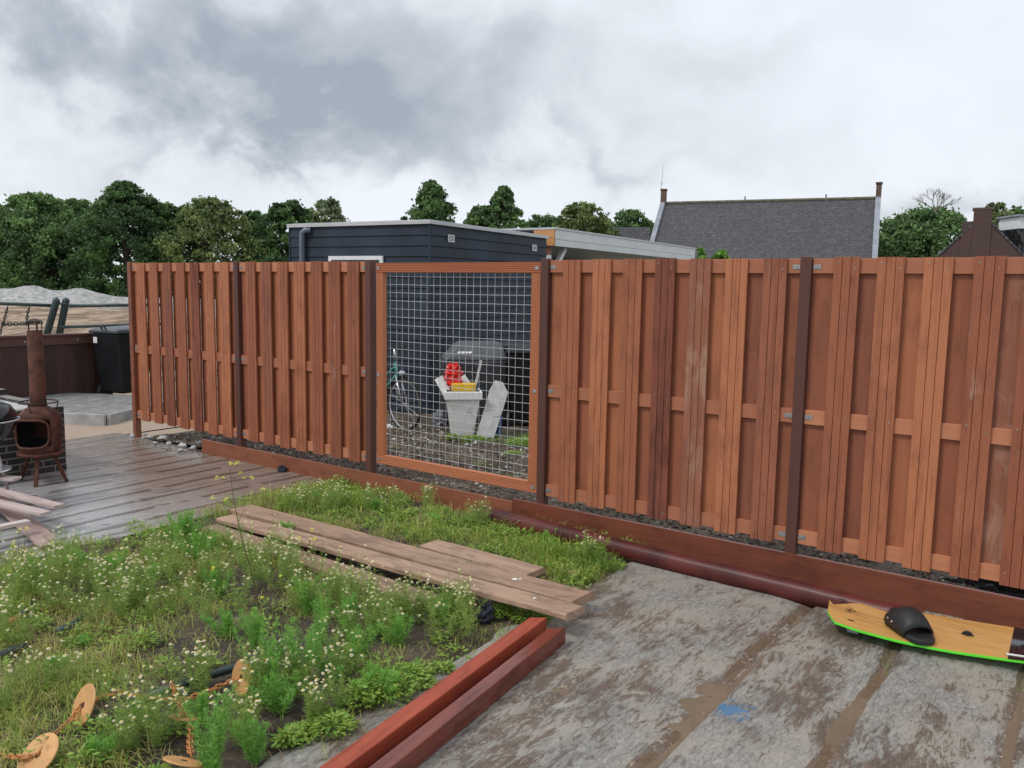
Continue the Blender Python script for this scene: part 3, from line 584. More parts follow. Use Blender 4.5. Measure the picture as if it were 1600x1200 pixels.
pl = plank((3.75, -1.30), (6.905, -1.365), .20, .04, 'middle old plank with a white splash near its end, second from the front', .075)
mm = MB(); mm.lathe([(.018, 0), (.016, .0012)], (1.1, .0, .0322), 9); mm.lathe([(.010, 0), (.010, .0012)], (1.125, .02, .0322), 9); mm.build('paint_splash', M['pigeon'], pl)
plank((5.46, -1.02), (6.39, -1.075), .19, .02, 'short weathered plank at the back beside the grass tufts', .03)
plank((3.95, -1.735), (6.15, -1.775), .17, .018, 'low half hidden plank under the front plank, overgrown by daisies', .01)

# ------------------------------------------------------------------ wakeboard
wb = empty('wakeboard', (8.6, -.48, 0), 0, 'wooden topped wakeboard with lime green edge and black foot strap, lying on the slab', 'wakeboard')
top_px = [(1290, 945), (1296, 937.5), (1340, 942), (1400, 950), (1460, 960), (1520, 970), (1580, 979)]
bot_px = [(1293, 955), (1303, 971), (1340, 984), (1400, 1000), (1480, 1016), (1540, 1025), (1600, 1033)]
def wz(x): return .085-.035*math.sin(min(1, max(0, (x-7.97)/1.4))*math.pi)
far = []; nearp = []
for lst, out in ((top_px, far), (bot_px, nearp)):
    for p in lst:
        z = .06
        for _ in range(3): q = gnd(p[0], p[1], z); z = wz(q.x)
        out.append(q)
for u in (9.0, 9.15, 9.27, 9.36):   # the part beyond the photo mirrors the tip
    e = (u-8.85)/.5; far.append(Vector((u, -.20-.12*e*e, wz(u)))); nearp.append(Vector((u, -.635+.12*e*e, wz(u))))
nearp = sorted([p for p in nearp], key=lambda p: p.x); far = sorted(far, key=lambda p: p.x)
def resample(ps, n):
    xs = np.linspace(ps[0].x, ps[-1].x, n); return [(x, float(np.interp(x, [p.x for p in ps], [p.y for p in ps])), wz(x)) for x in xs]
NB = 40; A_ = resample(far, NB); B_ = resample(nearp, NB)
def deck(sh, za, zb, i0=0, i1=NB):
    m_ = MB(); A = [Vector(p) for p in A_[i0:i1]]; B = [Vector(p) for p in B_[i0:i1]]; C = [(a+b)/2 for a, b in zip(A, B)]
    A = [c+(a-c)*sh for a, c in zip(A, C)]; B = [c+(b-c)*sh for b, c in zip(B, C)]
    o_ = wb.location; n = len(A)
    vs = [a-o_+Vector((0, 0, zb)) for a in A]+[b-o_+Vector((0, 0, zb)) for b in B]+[a-o_+Vector((0, 0, za)) for a in A]+[b-o_+Vector((0, 0, za)) for b in B]
    fs = []
    for i in range(n-1):
        fs += [(i, n+i, n+i+1, i+1), (2*n+i+1, 3*n+i+1, 3*n+i, 2*n+i), (i+1, 2*n+i+1, 2*n+i, i)[::-1]+() if False else (i, i+1, 2*n+i+1, 2*n+i), (n+i+1, n+i, 3*n+i, 3*n+i+1)]
    fs += [(0, 2*n, 3*n, n), (n-1, 2*n-1, 4*n-1, 3*n-1)]
    return m_.add(vs, fs)
deck(1.0, -.012, -.002).build('green_edge', M['limegreen'], wb)
M['bamboo'] = wood('bamboo_deck', (.60, .33, .10), (.52, .27, .075), (.28, .12, .03), 'x', .28, tilt=.6, fine=.8)
deck(.965, -.002, .001).build('deck', M['bamboo'], wb)
ip = int(NB*(8.855-7.97)/(9.36-7.97))
deck(.99, .001, .0035, ip, NB).build('black_wrap', M['enamel'], wb)
def wbp(px, py, up=0): q = gnd(px, py, .06); return Vector((q.x, q.y, wz(q.x)+up))-wb.location
st_ = MB(); a = wbp(1508, 1021, .004)
mm = MB(); mm.beam(wbp(1572, 1021, .005), wbp(1600, 1026, .005), .02, .002); mm.build('white_stripe', M['sticker'], wb)
# fins
for px, py in ((1302, 968), (1318, 990)):
    q = gnd(px, py, .02)-wb.location; mm = MB(); mm.prism([(-.045, 0), (.04, 0), (.03, -.05), (-.02, -.05)], -.004, .004, 'y'); mm.build('fin', M['clearplastic'], wb, (q.x+.03, q.y+.05, wz(8.05)-.012))
# foot binding: pad + arched strap + heel
bc = wbp(1418, 985, .001); bd = MB()
ang = R(-50); 
bo = empty('foot_binding', bc, ang); bo.parent = wb; bo.scale = (1.2, 1.15, 1.2)
pad = MB(); pp = []
for k in range(28):
    t = 2*math.pi*k/28; pp.append((.155*math.copysign(abs(math.cos(t))**.7, math.cos(t)), .062*math.copysign(abs(math.sin(t))**.8, math.sin(t))*(1+.18*math.cos(t))))
pad.prism(pp, 0, .026); pad.build('foot_pad', M['rubber'], bo, bevel=.008)
stp = MB(); ns = 18; rows = 7; vs = []
for j in range(rows):
    u = -.055+.135*j/(rows-1); hh = .10-.02*((j/(rows-1))-.35)**2*6; ww = .078-.008*(j/(rows-1))
    for k in range(ns+1):
        t = math.pi*k/ns; vs.append((u+.02*math.sin(t), ww*math.cos(t)*1.02, .012+hh*math.sin(t)**.8))
n1_ = ns+1; stp.add(vs, [(j*n1_+k, j*n1_+k+1, (j+1)*n1_+k+1, (j+1)*n1_+k) for j in range(rows-1) for k in range(ns)])
so_ = stp.build('strap', M['rubber'], bo, smooth=True); so_.modifiers.new('solid', 'SOLIDIFY').thickness = .012
hc = MB(); vs = []
for j in range(5):
    for k in range(13):
        t = math.pi*(.5+k/12); rr = .075-.006*j; vs.append((-.07+rr*math.cos(t)*.95, rr*math.sin(t)*.85, .012+.05*j/4*(.5+.5*abs(math.cos(t)))))
hc.add(vs, [(j*13+k, j*13+k+1, (j+1)*13+k+1, (j+1)*13+k) for j in range(4) for k in range(12)])
ho = hc.build('heel_cup', M['rubber'], bo, smooth=True); ho.modifiers.new('solid', 'SOLIDIFY').thickness = .014
for u, v in ((.0, -.078), (-.04, -.074)): MB().lathe([(.006, 0), (.005, .003)], (u, v, .045), 10, (0, -1, .2)).build('bolt', M['chrome'], bo)
for px, py, s_ in ((1316, 942, 1), (1327, 972, 1)):
    q = wbp(px, py, .0012); mm = MB(); mm.lathe([(.001, .001), (.016, 0)], (0, 0, 0), 12); o = mm.build('grab_pad', M['rubber'], wb, q); o.scale = (1.6, .55, 1)
q = wbp(1512, 990, .001); mm = MB(); mm.tube([(-.025, 0, 0), (-.014, 0, .014), (0, 0, .02), (.014, 0, .014), (.025, 0, 0)], .006, 8); mm.lathe([(.016, 0), (.014, .008)], (0, 0, 0), 12); mm.build('handle', M['rubber'], wb, q)
# burned in diamond mark with scribbled lettering
lg = MB(); q = wbp(1325, 957, .0013)
def stroke(ps, w=.0013): lg.tube([q+Vector((x, y, 0)) for x, y in ps], w, 5)
stroke([(-.042, 0), (0, .042), (.042, 0), (0, -.042), (-.042, 0)]); 
for k in range(5):
    y = -.018+k*.009; stroke([(-.018+random.uniform(-.004, .004)+j*.006, y+random.uniform(-.003, .003)) for j in range(7)], .0011)
lg.build('burned_mark', M['darkiron'], wb)

# ------------------------------------------------------------------ shed with canopy
SH = R(6.6); sh = empty('garden_shed', (1.506, 3.428, 0), SH, 'dark blue flat roofed shed with lapped cladding behind the fence', 'shed')
TOPZ = 2.70
def clap(x0, x1, zt, ax):     # lapped boards; outward = -y for the left face, +x for the right face
    m_ = MB(); z = zt
    while z > -.1:
        zb = z-.145
        p = [(.0, zb), (.016, zb), (.020, zb+.004), (.006, z-.012), (.006, z), (0, z)]
        if ax == 'x': m_.prism([(-a, b) for a, b in p], x0, x1, 'x')
        else: m_.prism([(a, b) for a, b in p][::-1], x0, x1, 'y')
        z = zb
    return m_
core = MB(); core.box(-2.54, -.001, .001, 3.5, -.05, TOPZ-.03); core.build('wall_core', M['cladding'], sh)
clap(-2.54, .0, TOPZ-.055, 'x').build('front_wall', M['cladding'], sh)
clap(.0, 3.5, TOPZ-.055, 'y').build('side_wall', M['cladding'], sh)
MB().box(-2.565, -2.541, -.022, 3.5, -.05, TOPZ-.056).build('end_wall', M['cladding'], sh)
MB().box(-.004, .024, -.024, .004, -.05, TOPZ-.056).build('corner_trim', M['cladding'], sh)
MB().box(-2.58, .045, -.045, 3.52, TOPZ-.053, TOPZ).build('roof_edge', M['trim'], sh, bevel=.004)
MB().box(-2.52, -.02, .03, 3.46, TOPZ+.001, TOPZ+.012).build('roof', M['roofing'], sh)
dr = empty('door', (0, 0, 0)); dr.parent = sh
def shx(px): # local x on front wall seen at px
    o_ = sh.location; d = vdir(px, 450); nrm = Vector((-math.sin(SH), math.cos(SH), 0)); t = (o_-CAM).dot(nrm)/d.dot(nrm); p = CAM+d*t-o_
    return p.x*math.cos(SH)+p.y*math.sin(SH)
d0, d1, dz = shx(517), shx(601), 2.22
fr = MB(); fr.box(d0, d0+.055, -.05, -.021, 0, dz-.055); fr.box(d1-.055, d1, -.05, -.021, 0, dz-.055); fr.box(d0, d1, -.05, -.021, dz-.055, dz); fr.build('frame', M['white'], dr)
MB().box(d0+.055, d1-.055, -.033, -.021, 0, dz-.055).build('door_leaf', M['glass'], dr)
xp = shx(478); pp_ = MB(); pp_.tube([(xp, -.07, 0), (xp, -.07, 2.52), (xp+.01, -.07, 2.56), (xp+.05, -.06, 2.60), (xp+.14, -.03, 2.60)], .042, 12); pp_.build('downpipe', M['greypipe'], sh, smooth=True)
for yy, zz_ in ((.42, 2.43), (2.95, 2.42)):
    v = MB(); v.box(.021, .030, yy, yy+.16, zz_, zz_+.10); v.build('vent', M['white'], sh)
    s_ = MB()
    for k in range(4): s_.box(.0302, .034, yy+.015, yy+.145, zz_+.015+k*.021, zz_+.024+k*.021)
    s_.build('vent_slats', M['darkiron'], sh.children[-1] if False else v and bpy.data.objects[[o.name for o in sh.children if o.name.startswith('vent')][-1]])

CN = R(4.8); c0 = at(867.5, 358, 14.8); cz = c0.z
cn = empty('canopy', (c0.x, c0.y, 0), CN, 'flat canopy with off white fascia and an orange wood end, joined to the blue shed', 'canopy')
m_ = MB(); m_.box(-.001, .02, 0, 7.4, cz-.17, cz-.005); m_.build('fascia_board', M['fascia'], cn); m_ = MB(); m_.box(-.001, .017, .004, 7.39, cz-.29, cz-.175); m_.build('fascia_board', M['fascia'], cn)
MB().box(-5.0, .035, -.03, 7.43, cz-.004, cz+.03).build('roof', M['trim'], cn)
m_ = MB(); m_.box(-.42, -.003, -.02, .0, cz-.14, cz-.006); m_.build('orange_board', M['orangewood'], cn); m_ = MB(); m_.box(-.42, -.003, -.018, .0, cz-.285, cz-.145); m_.build('orange_board', M['orangewood'], cn)
MB().box(-.28, -.14, .02, .14, cz-.44, cz-.29).build('beam_end', M['kickL'], cn)
MB().box(-3.2, -.02, .02, 7.3, cz-.28, cz-.24).build('ceiling', M['fascia'], cn)
MB().box(-.26, -.14, .02, .14, -.05, cz-.445).build('post', M['white'], cn)
MB().box(-.20, -.10, 6.9, 7.0, -.05, cz-.285).build('post', M['white'], cn)
m_ = MB(); m_.beam((-.2, .1, cz-.95), (-.2, .75, cz-.3), .08, .08, (1, 0, 0)); m_.build('brace', M['white'], cn)
MB().box(-3.0, -2.9, .2, 7.2, -.05, cz-.285).build('back_wall', M['cladding'], cn)

# ------------------------------------------------------------------ church, small houses, far roofs
rl, rr = at(1040, 318, 60), at(1368, 310, 54.7)
cl = empty('church', (rl.x, rl.y, 0), math.atan2(rr.y-rl.y, rr.x-rl.x), 'long brick church with a steep grey tiled roof and a chimney at each gable', 'church')
LR = (rr-rl).length; zr = rl.z; ev = 3.0; sl_ = 1.02; dyv = (zr-ev)/sl_
rf = MB(); rf.box(0, LR, 0, math.hypot(dyv, zr-ev), -.12, 0)
o = rf.build('roof', M['slate'], cl); o.location = (0, -dyv, ev); o.rotation_euler.x = math.atan2(zr-ev, dyv)
rf = MB(); rf.box(0, LR, 0, math.hypot(dyv, zr-ev), 0, .12); o = rf.build('roof', M['slate'], cl); o.location = (0, dyv, ev); o.rotation_euler.x = math.pi-math.atan2(zr-ev, dyv)
m_ = MB(); m_.tube([(0, 0, zr+.02), (LR, 0, zr+.02)], .11, 8); m_.build('ridge', simple('mossy_ridge', (.13, .12, .08), .8, 0, .3, 2), cl)
for k, x in enumerate((-.32, LR)):
    w_ = MB(); w_.prism([(-dyv+.3, 0), (dyv-.3, 0), (dyv-.3, ev), (0, zr-.1), (-dyv+.3, ev)], x+.02, x+.30, 'x'); w_.build('gable_wall', M['redbrick'], cl)
    c_ = MB(); 
    for s in (-1, 1): c_.prism([(s*(dyv+.1), ev-.25), (s*(dyv+.1), ev+.15), (0, zr+.32), (0, zr-.05)][::s], x, x+.32, 'x')
    c_.build('coping', M['coping'], cl)
    h_ = MB(); h_.box(x-.0, x+.33, -.24, .24, zr+.0, zr+.9); h_.box(x-.04, x+.37, -.29, .29, zr+.9, zr+1.0); h_.build('chimney', M['chimbrick'], cl)
MB().box(.02, LR-.02, -dyv+.35, dyv-.35, 0, ev+.02).build('wall', M['redbrick'], cl)
m_ = MB()
for u in (.4, .78): m_.tube([(LR*u, 0, zr), (LR*u, 0, zr+.35)], .04, 6)
m_.build('roof_vent', M['darkiron'], cl)
p = at(1031.5, 330, 61); m_ = MB(); m_.tube([(0, 0, -7.2), (0, 0, 0), (0.05, 0, 2.1), (.12, 0, 3.3)], [.035, .03, .022, .012], 6); m_.lathe([(.05, 0), (.05, .12)], (0.04, 0, 1.9), 8)
m_.build('flag_pole', M['trim'], None, p, label='thin tall antenna mast beside the left church chimney', cat='mast')

def gable_house(name, px0, px1, pyb, pya, depth, label, cat, wallm, roofm, L_=8, yaw=0, chim=None):
    a = at(px0, pyb, depth); b = at(px1, pyb, depth); ap = at((px0+px1)/2, pya, depth); c = (a+b)/2; w = (b-a).length
    h = empty(name, (c.x, c.y, 0), YAW+yaw, label, cat); sl = (ap.z-a.z)/(w/2); W2 = w/2+(a.z-2.4)/sl; z0 = 2.4
    m_ = MB(); m_.prism([(-W2, 0), (W2, 0), (W2, z0), (0, ap.z), (-W2, z0)][::1], 0, L_, 'y'); m_.build('wall', wallm, h)
    for s in (-1, 1):
        Ls = math.hypot(W2+.2, ap.z-z0); m_ = MB(); m_.box(-.05, L_+.1, 0, Ls, .02, .12)
        o = m_.build('roof', roofm, h); M4 = Matrix(((0, s*(W2)/math.hypot(W2, ap.z-z0), s*(ap.z-z0)/math.hypot(W2, ap.z-z0)), (1, 0, 0), (0, -(ap.z-z0)/math.hypot(W2, ap.z-z0), W2/math.hypot(W2, ap.z-z0))))
        o.matrix_basis = Matrix.Translation((0, 0, ap.z)) @ M4.to_4x4()
    return h, ap.z, a.z, w
M['redbricky'] = M['redbrick']
bh, az, _, bw = gable_house('brick_house', 1472, 1590, 402, 338, 45, yaw=R(-29), label='dark brick house gable with a stout stepped chimney rising at the right of the church', cat='house', wallm=M['redbrick'], roofm=M['slate2'])
ch = MB(); s45 = 45/FOC; ch.box(-.45, .42, -.06, .8, 0, az+.35); ch.build('chimney', M['redbrick'], bh); MB().box(-.52, .49, -.08, .86, az+.352, az+.46).build('chimney_cap', M['chimbrick'], bh)
MB().box(-.95, -.455, -.04, .7, 0, az-.25).build('chimney_shoulder', M['redbrick'], bh)
hs, az2, _, _ = gable_house('farm_roof', 978, 1050, 384, 357, 66, 'small dark tiled roof peeping out left of the church', 'house', M['redbrick'], M['slate2'], 2.8, R(80))
wh = empty('white_dormer_house', at(1612, 380, 48).xy.to_3d(), YAW, 'white painted dormer house cut off by the right edge of the photo', 'house'); zz0 = at(1600, 335, 48).z; z00 = at(1600, 357, 48).z
MB().box(-.8, 2.5, 0, 2, z00, zz0-.1).build('dormer', M['white'], wh); MB().box(-.95, 2.65, -.15, 2.1, zz0-.1, zz0).build('dormer_roof', M['coping'], wh)
m_ = MB(); m_.prism([(-.4, 0), (4, 0), (4, z00-.02), (-.85, z00-.02), (-.4, z00-.9)], .1, 5, 'y'); m_.build('wall', M['slate2'], wh)

# ------------------------------------------------------------------ trees
def leaf_cloud(cent, rad, n, size, g):
    """n leaf quads around clump centres"""
    k = g.integers(0, len(cent), n); d = g.normal(size=(n, 3)); d /= np.linalg.norm(d, axis=1)[:, None]
    p = cent[k]+g.normal(size=(n, 3))*rad[k][:, None]*np.array([.58, .58, .40])
    a = g.normal(size=(n, 3)); a /= np.linalg.norm(a, axis=1)[:, None]; b = np.cross(a, g.normal(size=(n, 3))); b /= np.linalg.norm(b, axis=1)[:, None]
    s = size*(.5+g.random((n, 1))*.9)
    v = np.stack([p-a*s, p-b*s*.55, p+a*s, p+b*s*.55], 1).reshape(-1, 3)
    return v, np.arange(4*n).reshape(-1, 4), k
def tree(px, pytop, wpx, depth, mat, label, name='tree', shape=1.0, seed=1, n=7000, leaf=.13, base=.0, dens=1.0, clumps=110, clr=.075, droop=False, group=None, pybase=None):
    n = int(n*2.7); clumps = int(clumps*2.6)
    g = np.random.default_rng(seed); t = at(px, pytop, depth); H = t.z; w = wpx/FOC*depth*(1.22 if name == 'tree' else 1)
    root = empty(name, (t.x, t.y, 0), 0, label, 'tree', group)
    zb = base*H; hc = H-zb; cs = []; rs = []
    while len(cs) < clumps:
        u = g.random()**.7; th = g.random()*2*math.pi
        prof = (math.sin(min(1, (1-u+.05)/.62)*math.pi/2))**(shape*.72)
        rr = w/2*1.25*prof*(.3+.7*g.random()**.5); r0 = w*clr*(.35+g.random()*1.1)*(.45+.55*prof)
        rr = max(0, rr-r0*.5)*(1+.16*math.sin(th*3+seed)+.13*math.sin(th*7+u*9)+g.normal()*.06)
        cs.append((rr*math.cos(th), rr*math.sin(th), zb+u*hc-r0*.6)); rs.append(r0)
    cs = np.array(cs); rs = np.array(rs)
    v, f, k = leaf_cloud(cs, rs, n, leaf, g)
    if droop: v[:, 2] -= g.random(len(v))*0
    v[:, 2] = np.maximum(v[:, 2], .05); ti = np.repeat((g.random(clumps)[k]*.6+g.random(n)*.4), 4)
    tr = MB(); zt = min(zb+hc*.75, H*.8)
    tr.tube([(0, 0, -.2), (.1, 0, H*.3), (-.1, .1, H*.55), (0, 0, zt)], [w*.035+.12, w*.028+.08, w*.018+.05, .03], 8)
    for i in range(26):
        j = g.integers(0, clumps); c = cs[j]; z0 = max(H*.12, c[2]*.6); tr.tube([(0, 0, min(z0, zt)), (c[0]*.5, c[1]*.5, (z0+c[2])/2+.1), tuple(c)], [.09, .05, .02], 5)
    tr.build('trunk', M['bark'], root); nobj('crown', v, f, mat, root, ti)
    return root
T = tree
T(-25, 318, 150, 62, M['t_dark'], 'green round tree at the left photo edge', seed=1, n=9000)
T(58, 303, 125, 60, M['t_mid'], 'broad mid green tree second from the left behind the sand heap', seed=2, n=12000, clumps=150)
T(118, 312, 90, 63, M['t_mid'], 'mid green tree just left of the tall pointed tree', seed=3, n=9000)
T(192, 284, 118, 58, M['t_dark'], 'tall pointed dark tree, the highest of the left row', seed=4, n=14000, shape=1.35, clumps=170)
T(262, 318, 75, 60, M['t_mid'], 'bushy green tree right of the tall pointed tree', seed=5, n=8000)
T(325, 308, 108, 59, M['t_olive'], 'airy olive tree with sky showing through its fine top', seed=6, n=7500, leaf=.12, clumps=190, clr=.08)
T(243, 338, 25, 62, M['t_bright'], 'small yellowish tree top between the tall dark tree and its neighbour', name='young_tree', seed=61, n=900, clumps=25)
T(397, 330, 52, 62, M['t_dark'], 'narrow dark tree between the airy tree and the shed', seed=7, n=5000)
T(452, 314, 88, 60, M['t_dark'], 'dark loose tree rising left of the blue shed roof', seed=8, n=8500)
T(512, 311, 66, 64, M['t_pale'], 'pale grey green tree top above the left end of the shed roof', seed=9, n=5500)
T(674, 284, 56, 50, M['t_dark'], 'lone dark tree standing up behind the middle of the shed roof', seed=10, n=5500, shape=1.2, base=.3, clumps=80, clr=.15)
T(788, 292, 54, 52, M['t_mid'], 'pointed green tree behind the right part of the shed roof', seed=11, n=6000, shape=1.25, base=.2)
T(752, 322, 60, 53, M['t_mid'], 'lower green shoulder tree left of the pointed one behind the shed', seed=12, n=4500, base=.2)
T(845, 336, 70, 75, M['t_mid'], 'low round green tree behind the canopy start', seed=13, n=5000)
T(1010, 345, 60, 79, M['t_mid'], 'low tree line crown between the canopy and the church', seed=31, n=5000)
T(870, 340, 60, 77, M['t_dark'], 'dark crown filling the tree line left of the willow', seed=32, n=5000)
T(910, 316, 84, 66, M['t_olive'], 'drooping olive willow behind the canopy', seed=14, n=6500, leaf=.13, clumps=160, clr=.07)
T(985, 328, 80, 78, M['t_mid'], 'mid green tree touching the left church chimney', seed=15, n=7000)
T(940, 340, 70, 80, M['t_dark'], 'dark low tree between the willow and the church', seed=16, n=5500)
T(1452, 326, 168, 58, M['t_mid'], 'large bushy green tree between the church and the brick house', seed=17, n=14000, clumps=170)
T(1405, 345, 84, 60, M['t_mid'], 'lower bush like tree at the right end of the church', seed=18, n=5000)
T(1556, 316, 52, 62, M['t_olive'], 'thin airy tree right of the brick house chimney', seed=19, n=3200, leaf=.12, clr=.10)
T(1590, 346, 70, 60, M['t_dark'], 'dark tree at the right edge below the white dormer', seed=20, n=5000)
T(1590, 322, 40, 72, M['t_mid'], 'green tree top above the white dormer at the right edge', seed=23, n=3000)
T(1128, 392, 34, 24, M['t_bright'], 'fresh green young shrub top at the right end of the canopy', name='young_tree', seed=21, n=900, leaf=.07, base=.55, clumps=20, clr=.22)
T(1096, 390, 22, 24, M['t_bright'], 'small fresh green shoot touching the canopy corner', name='young_tree', seed=22, n=450, leaf=.07, base=.55, clumps=14, clr=.22)
# bare dead crown above the big right tree
dt = at(1462, 322, 57); g_ = random.Random(5); m_ = MB()
def twig(p, d, l, r, lv):
    q = p+d*l; m_.tube([p, (p+q)/2+Vector([g_.uniform(-.06, .06)*l for _ in 'xyz']), q], [r, r*.8, r*.55], 5)
    if lv:
        for _ in range(3):
            nd = (d+Vector((g_.uniform(-.8, .9), g_.uniform(-.7, .7), g_.uniform(-.25, .5)))).normalized(); twig(p.lerp(q, g_.uniform(.5, 1)), nd, l*g_.uniform(.55, .8), r*.6, lv-1)
twig(Vector((0, 0, -dt.z)), Vector((0, 0, 1)), dt.z-.3, .12, 0)
for dd in ((-.8, 0, .7), (.1, .2, 1), (.9, .3, .6), (.5, -.2, .8), (-.3, .1, 1)): twig(Vector((0, 0, -.4)), Vector(dd).normalized(), .85, .04, 3)
m_.build('dead_tree', M['deadtwig'], None, dt, label='bare leafless branches sticking out above the big right tree', cat='tree')

# ------------------------------------------------------------------ left corner: low fence, bin, tiles, playground frame
lf = empty('low_fence', (-3.52, 0, 0), 0, 'low dark brown board fence with a cap rail behind the stove', 'fence')
y = -4.6; k = 0
while y < 1.62:
    w = random.uniform(.13, .155); w = min(w, 1.64-y)
    MB().box(-.012, .012, 0, w-.006, -.05, .90+random.uniform(0, .01)).build('board', M['dkwood'], lf, (0, y, 0)); y += w
MB().box(.0125, .045, -4.6, 1.64, .86, .985).build('rail', M['dkrail'], lf, bevel=.003)
MB().box(-.05, .07, -4.6, 1.66, .9855, 1.015).build('cap_rail', M['dkrail'], lf, bevel=.003)
for yy in (.35, 1.1): MB().lathe([(.016, 0), (.012, .008)], (.0455, yy, .92), 10, (1, 0, 0)).build('bolt', M['bracket'], lf)

bn = empty('wheelie_bin', (-3.10, 1.60, 0), R(12), 'black wheelie bin with a white sticker, standing between low fence and red fence', 'bin')
def bin_body(w0, w1, d0, d1, z0, z1):
    m_ = MB(); return m_.hexa([(-w0, -d0, z0), (w0, -d0, z0), (w0, d0, z0), (-w0, d0, z0), (-w1, -d1, z1), (w1, -d1, z1), (w1, d1, z1), (-w1, d1, z1)])
bin_body(.23, .28, .24, .33, .12, 1.03).build('body', M['blackplastic'], bn, bevel=.03)
MB().box(-.30, .30, -.36, .35, 1.032, 1.062).build('rim', M['lid'], bn, bevel=.01)
m_ = MB(); m_.hexa([(-.30, -.37, 1.064), (.30, -.37, 1.064), (.30, .36, 1.064), (-.30, .36, 1.064), (-.26, -.30, 1.10), (.26, -.30, 1.10), (.26, .30, 1.125), (-.26, .30, 1.125)]); m_.build('lid', M['lid'], bn, bevel=.012)
m_ = MB(); m_.tube([(-.04, -.33, 1.09), (-.04, -.36, 1.13), (.04, -.36, 1.13), (.04, -.33, 1.09)], .012, 6); m_.build('lid_handle', M['blackplastic'], bn)
MB().box(-.23, -.15, -.3365, -.334, .88, .97).build('sticker', M['sticker'], bn)
for s in (-1,): 
    m_ = MB(); m_.lathe([(.02, -.03), (.11, -.03), (.12, -.01), (.12, .01), (.11, .03), (.02, .03)], (s*.28, -.16, .12), 24, (1, .2, 0)); m_.build('wheel', M['rubber'], bn)

tp = empty('tile_platform', (0, 0, 0), 0, 'raised patch of grey paving tiles beside the black wheelie bin', 'paving')
# tiles laid out between the corners read off the ground plane
tA, tB, tC = gnd(108, 632, .12), gnd(166, 648, .12), gnd(214, 637, .12); ex = (tC-tB); ey = (tA-tB); 
ex = ex.normalized(); ey = (ey-ex*ey.dot(ex)).normalized()
M['tile'] = simple('wet_grey_paving', (.27, .27, .255), .4, 0, .25, 6, .25)
for i in range(6):
    for j in range(7):
        m_ = MB(); m_.box(.0, .287, .0, .287, -.05, random.uniform(-.003, .003)); o = m_.build('tile', M['tile'], tp, tB+ex*(i*.3)+ey*(j*.3), math.atan2(ex.y, ex.x), bevel=.004)
        if (ex.cross(ey)).z < 0: o.scale.y = -1
M['kerb'] = simple('pale_kerb', (.36, .36, .35), .6, 0, .2, 5, .3)
for a_, b_ in ((tB, tB+ex*1.8), (tB, tB+ey*2.1)):
    n_ = 3
    for k in range(n_):
        p, q = a_.lerp(b_, k/n_), a_.lerp(b_, (k+.98)/n_); dn = (q-p).normalized(); off = (-ey if a_ is tB and abs((b_-a_).normalized().dot(ex)) > .5 else -ex)*.028
        m_ = MB(); m_.beam(p+off-Vector((0, 0, .07)), q+off-Vector((0, 0, .07)), .05, .15); m_.build('kerb', M['kerb'], tp, bevel=.004)

pf = empty('playground_frame', at(70, 520, 15).xy.to_3d(), 0, 'dark green tubular playground frame with hanging chains beyond the low fence', 'playground frame')
def rel(px, py, d, o=pf): return at(px, py, d)-o.location
def tube_part(name, ps, r, mat=M['green_tube'], cap=True):
    m_ = MB(); m_.tube(ps, r, 14); return m_.build(name, mat, pf, smooth=True)
for (x0, y0, x1, y1, d) in ((88, 470, 54, 590, 15), (103, 470, 80, 590, 15.1)):
    a = rel(x0, y0, d); b = rel(x1, y1, d); b = a+(b-a)*((a.z+pf.location.z)/(a.z-b.z)); dd = (a-b).normalized()
    rad = .062; tube_part('post', [b, a, a+dd*.025, a+dd*.045, a+dd*.06], [rad, rad, rad*.9, rad*.6, rad*.1])
tube_part('top_bar', [rel(-60, 472, 14.6), rel(80, 477.5, 15)], .03); tube_part('top_bar', [rel(108, 478, 15), rel(260, 476, 15.6)], .03)
tube_part('top_bar', [rel(85, 473, 15), rel(106, 476, 15)], .02); tube_part('low_bar', [rel(95, 511, 15), rel(260, 506, 15.6)], .028)
def link_chain(mb, ps, ll=.05, wr=.006, wd=.4):
    ps = [Vector(p) for p in ps]; seg = [(ps[i+1]-ps[i]).length for i in range(len(ps)-1)]; tot = sum(seg); n = max(2, int(tot/(ll*.72)))
    def P(s):
        s = max(0, min(tot-1e-6, s))
        for i, l in enumerate(seg):
            if s <= l: return ps[i].lerp(ps[i+1], s/l)
            s -= l
        return ps[-1]
    for k in range(n):
        c = P((k+.5)*tot/n); d = (P((k+1)*tot/n)-P(k*tot/n)).normalized(); u = Vector((0, 0, 1)) if abs(d.z) < .9 else Vector((1, 0, 0))
        a = d.cross(u).normalized(); b = a.cross(d); w = a if k % 2 else b; w = (w+(b if k % 2 else a)*.25).normalized()
        h = ll/2; r = ll*wd/1.3; pts = []
        for j in range(10):
            t = 2*math.pi*j/10; pts.append(c+d*(math.cos(t)*r+math.copysign(h-r, math.cos(t))*(1 if abs(math.cos(t)) > .01 else 0))+w*math.sin(t)*r)
        mb.tube(pts, wr, 6, closed=True)
for ps in (((12, 479), (8, 495), (3, 512)), ((46, 480), (43, 490), (41, 508)), ((3, 507), (30, 506), (66, 504)), ((2, 512), (-2, 530))):
    m_ = MB(); link_chain(m_, [rel(x, y_, 15) for x, y_ in ps], .075, .009); m_.build('chain', M['chain_dark'], pf)

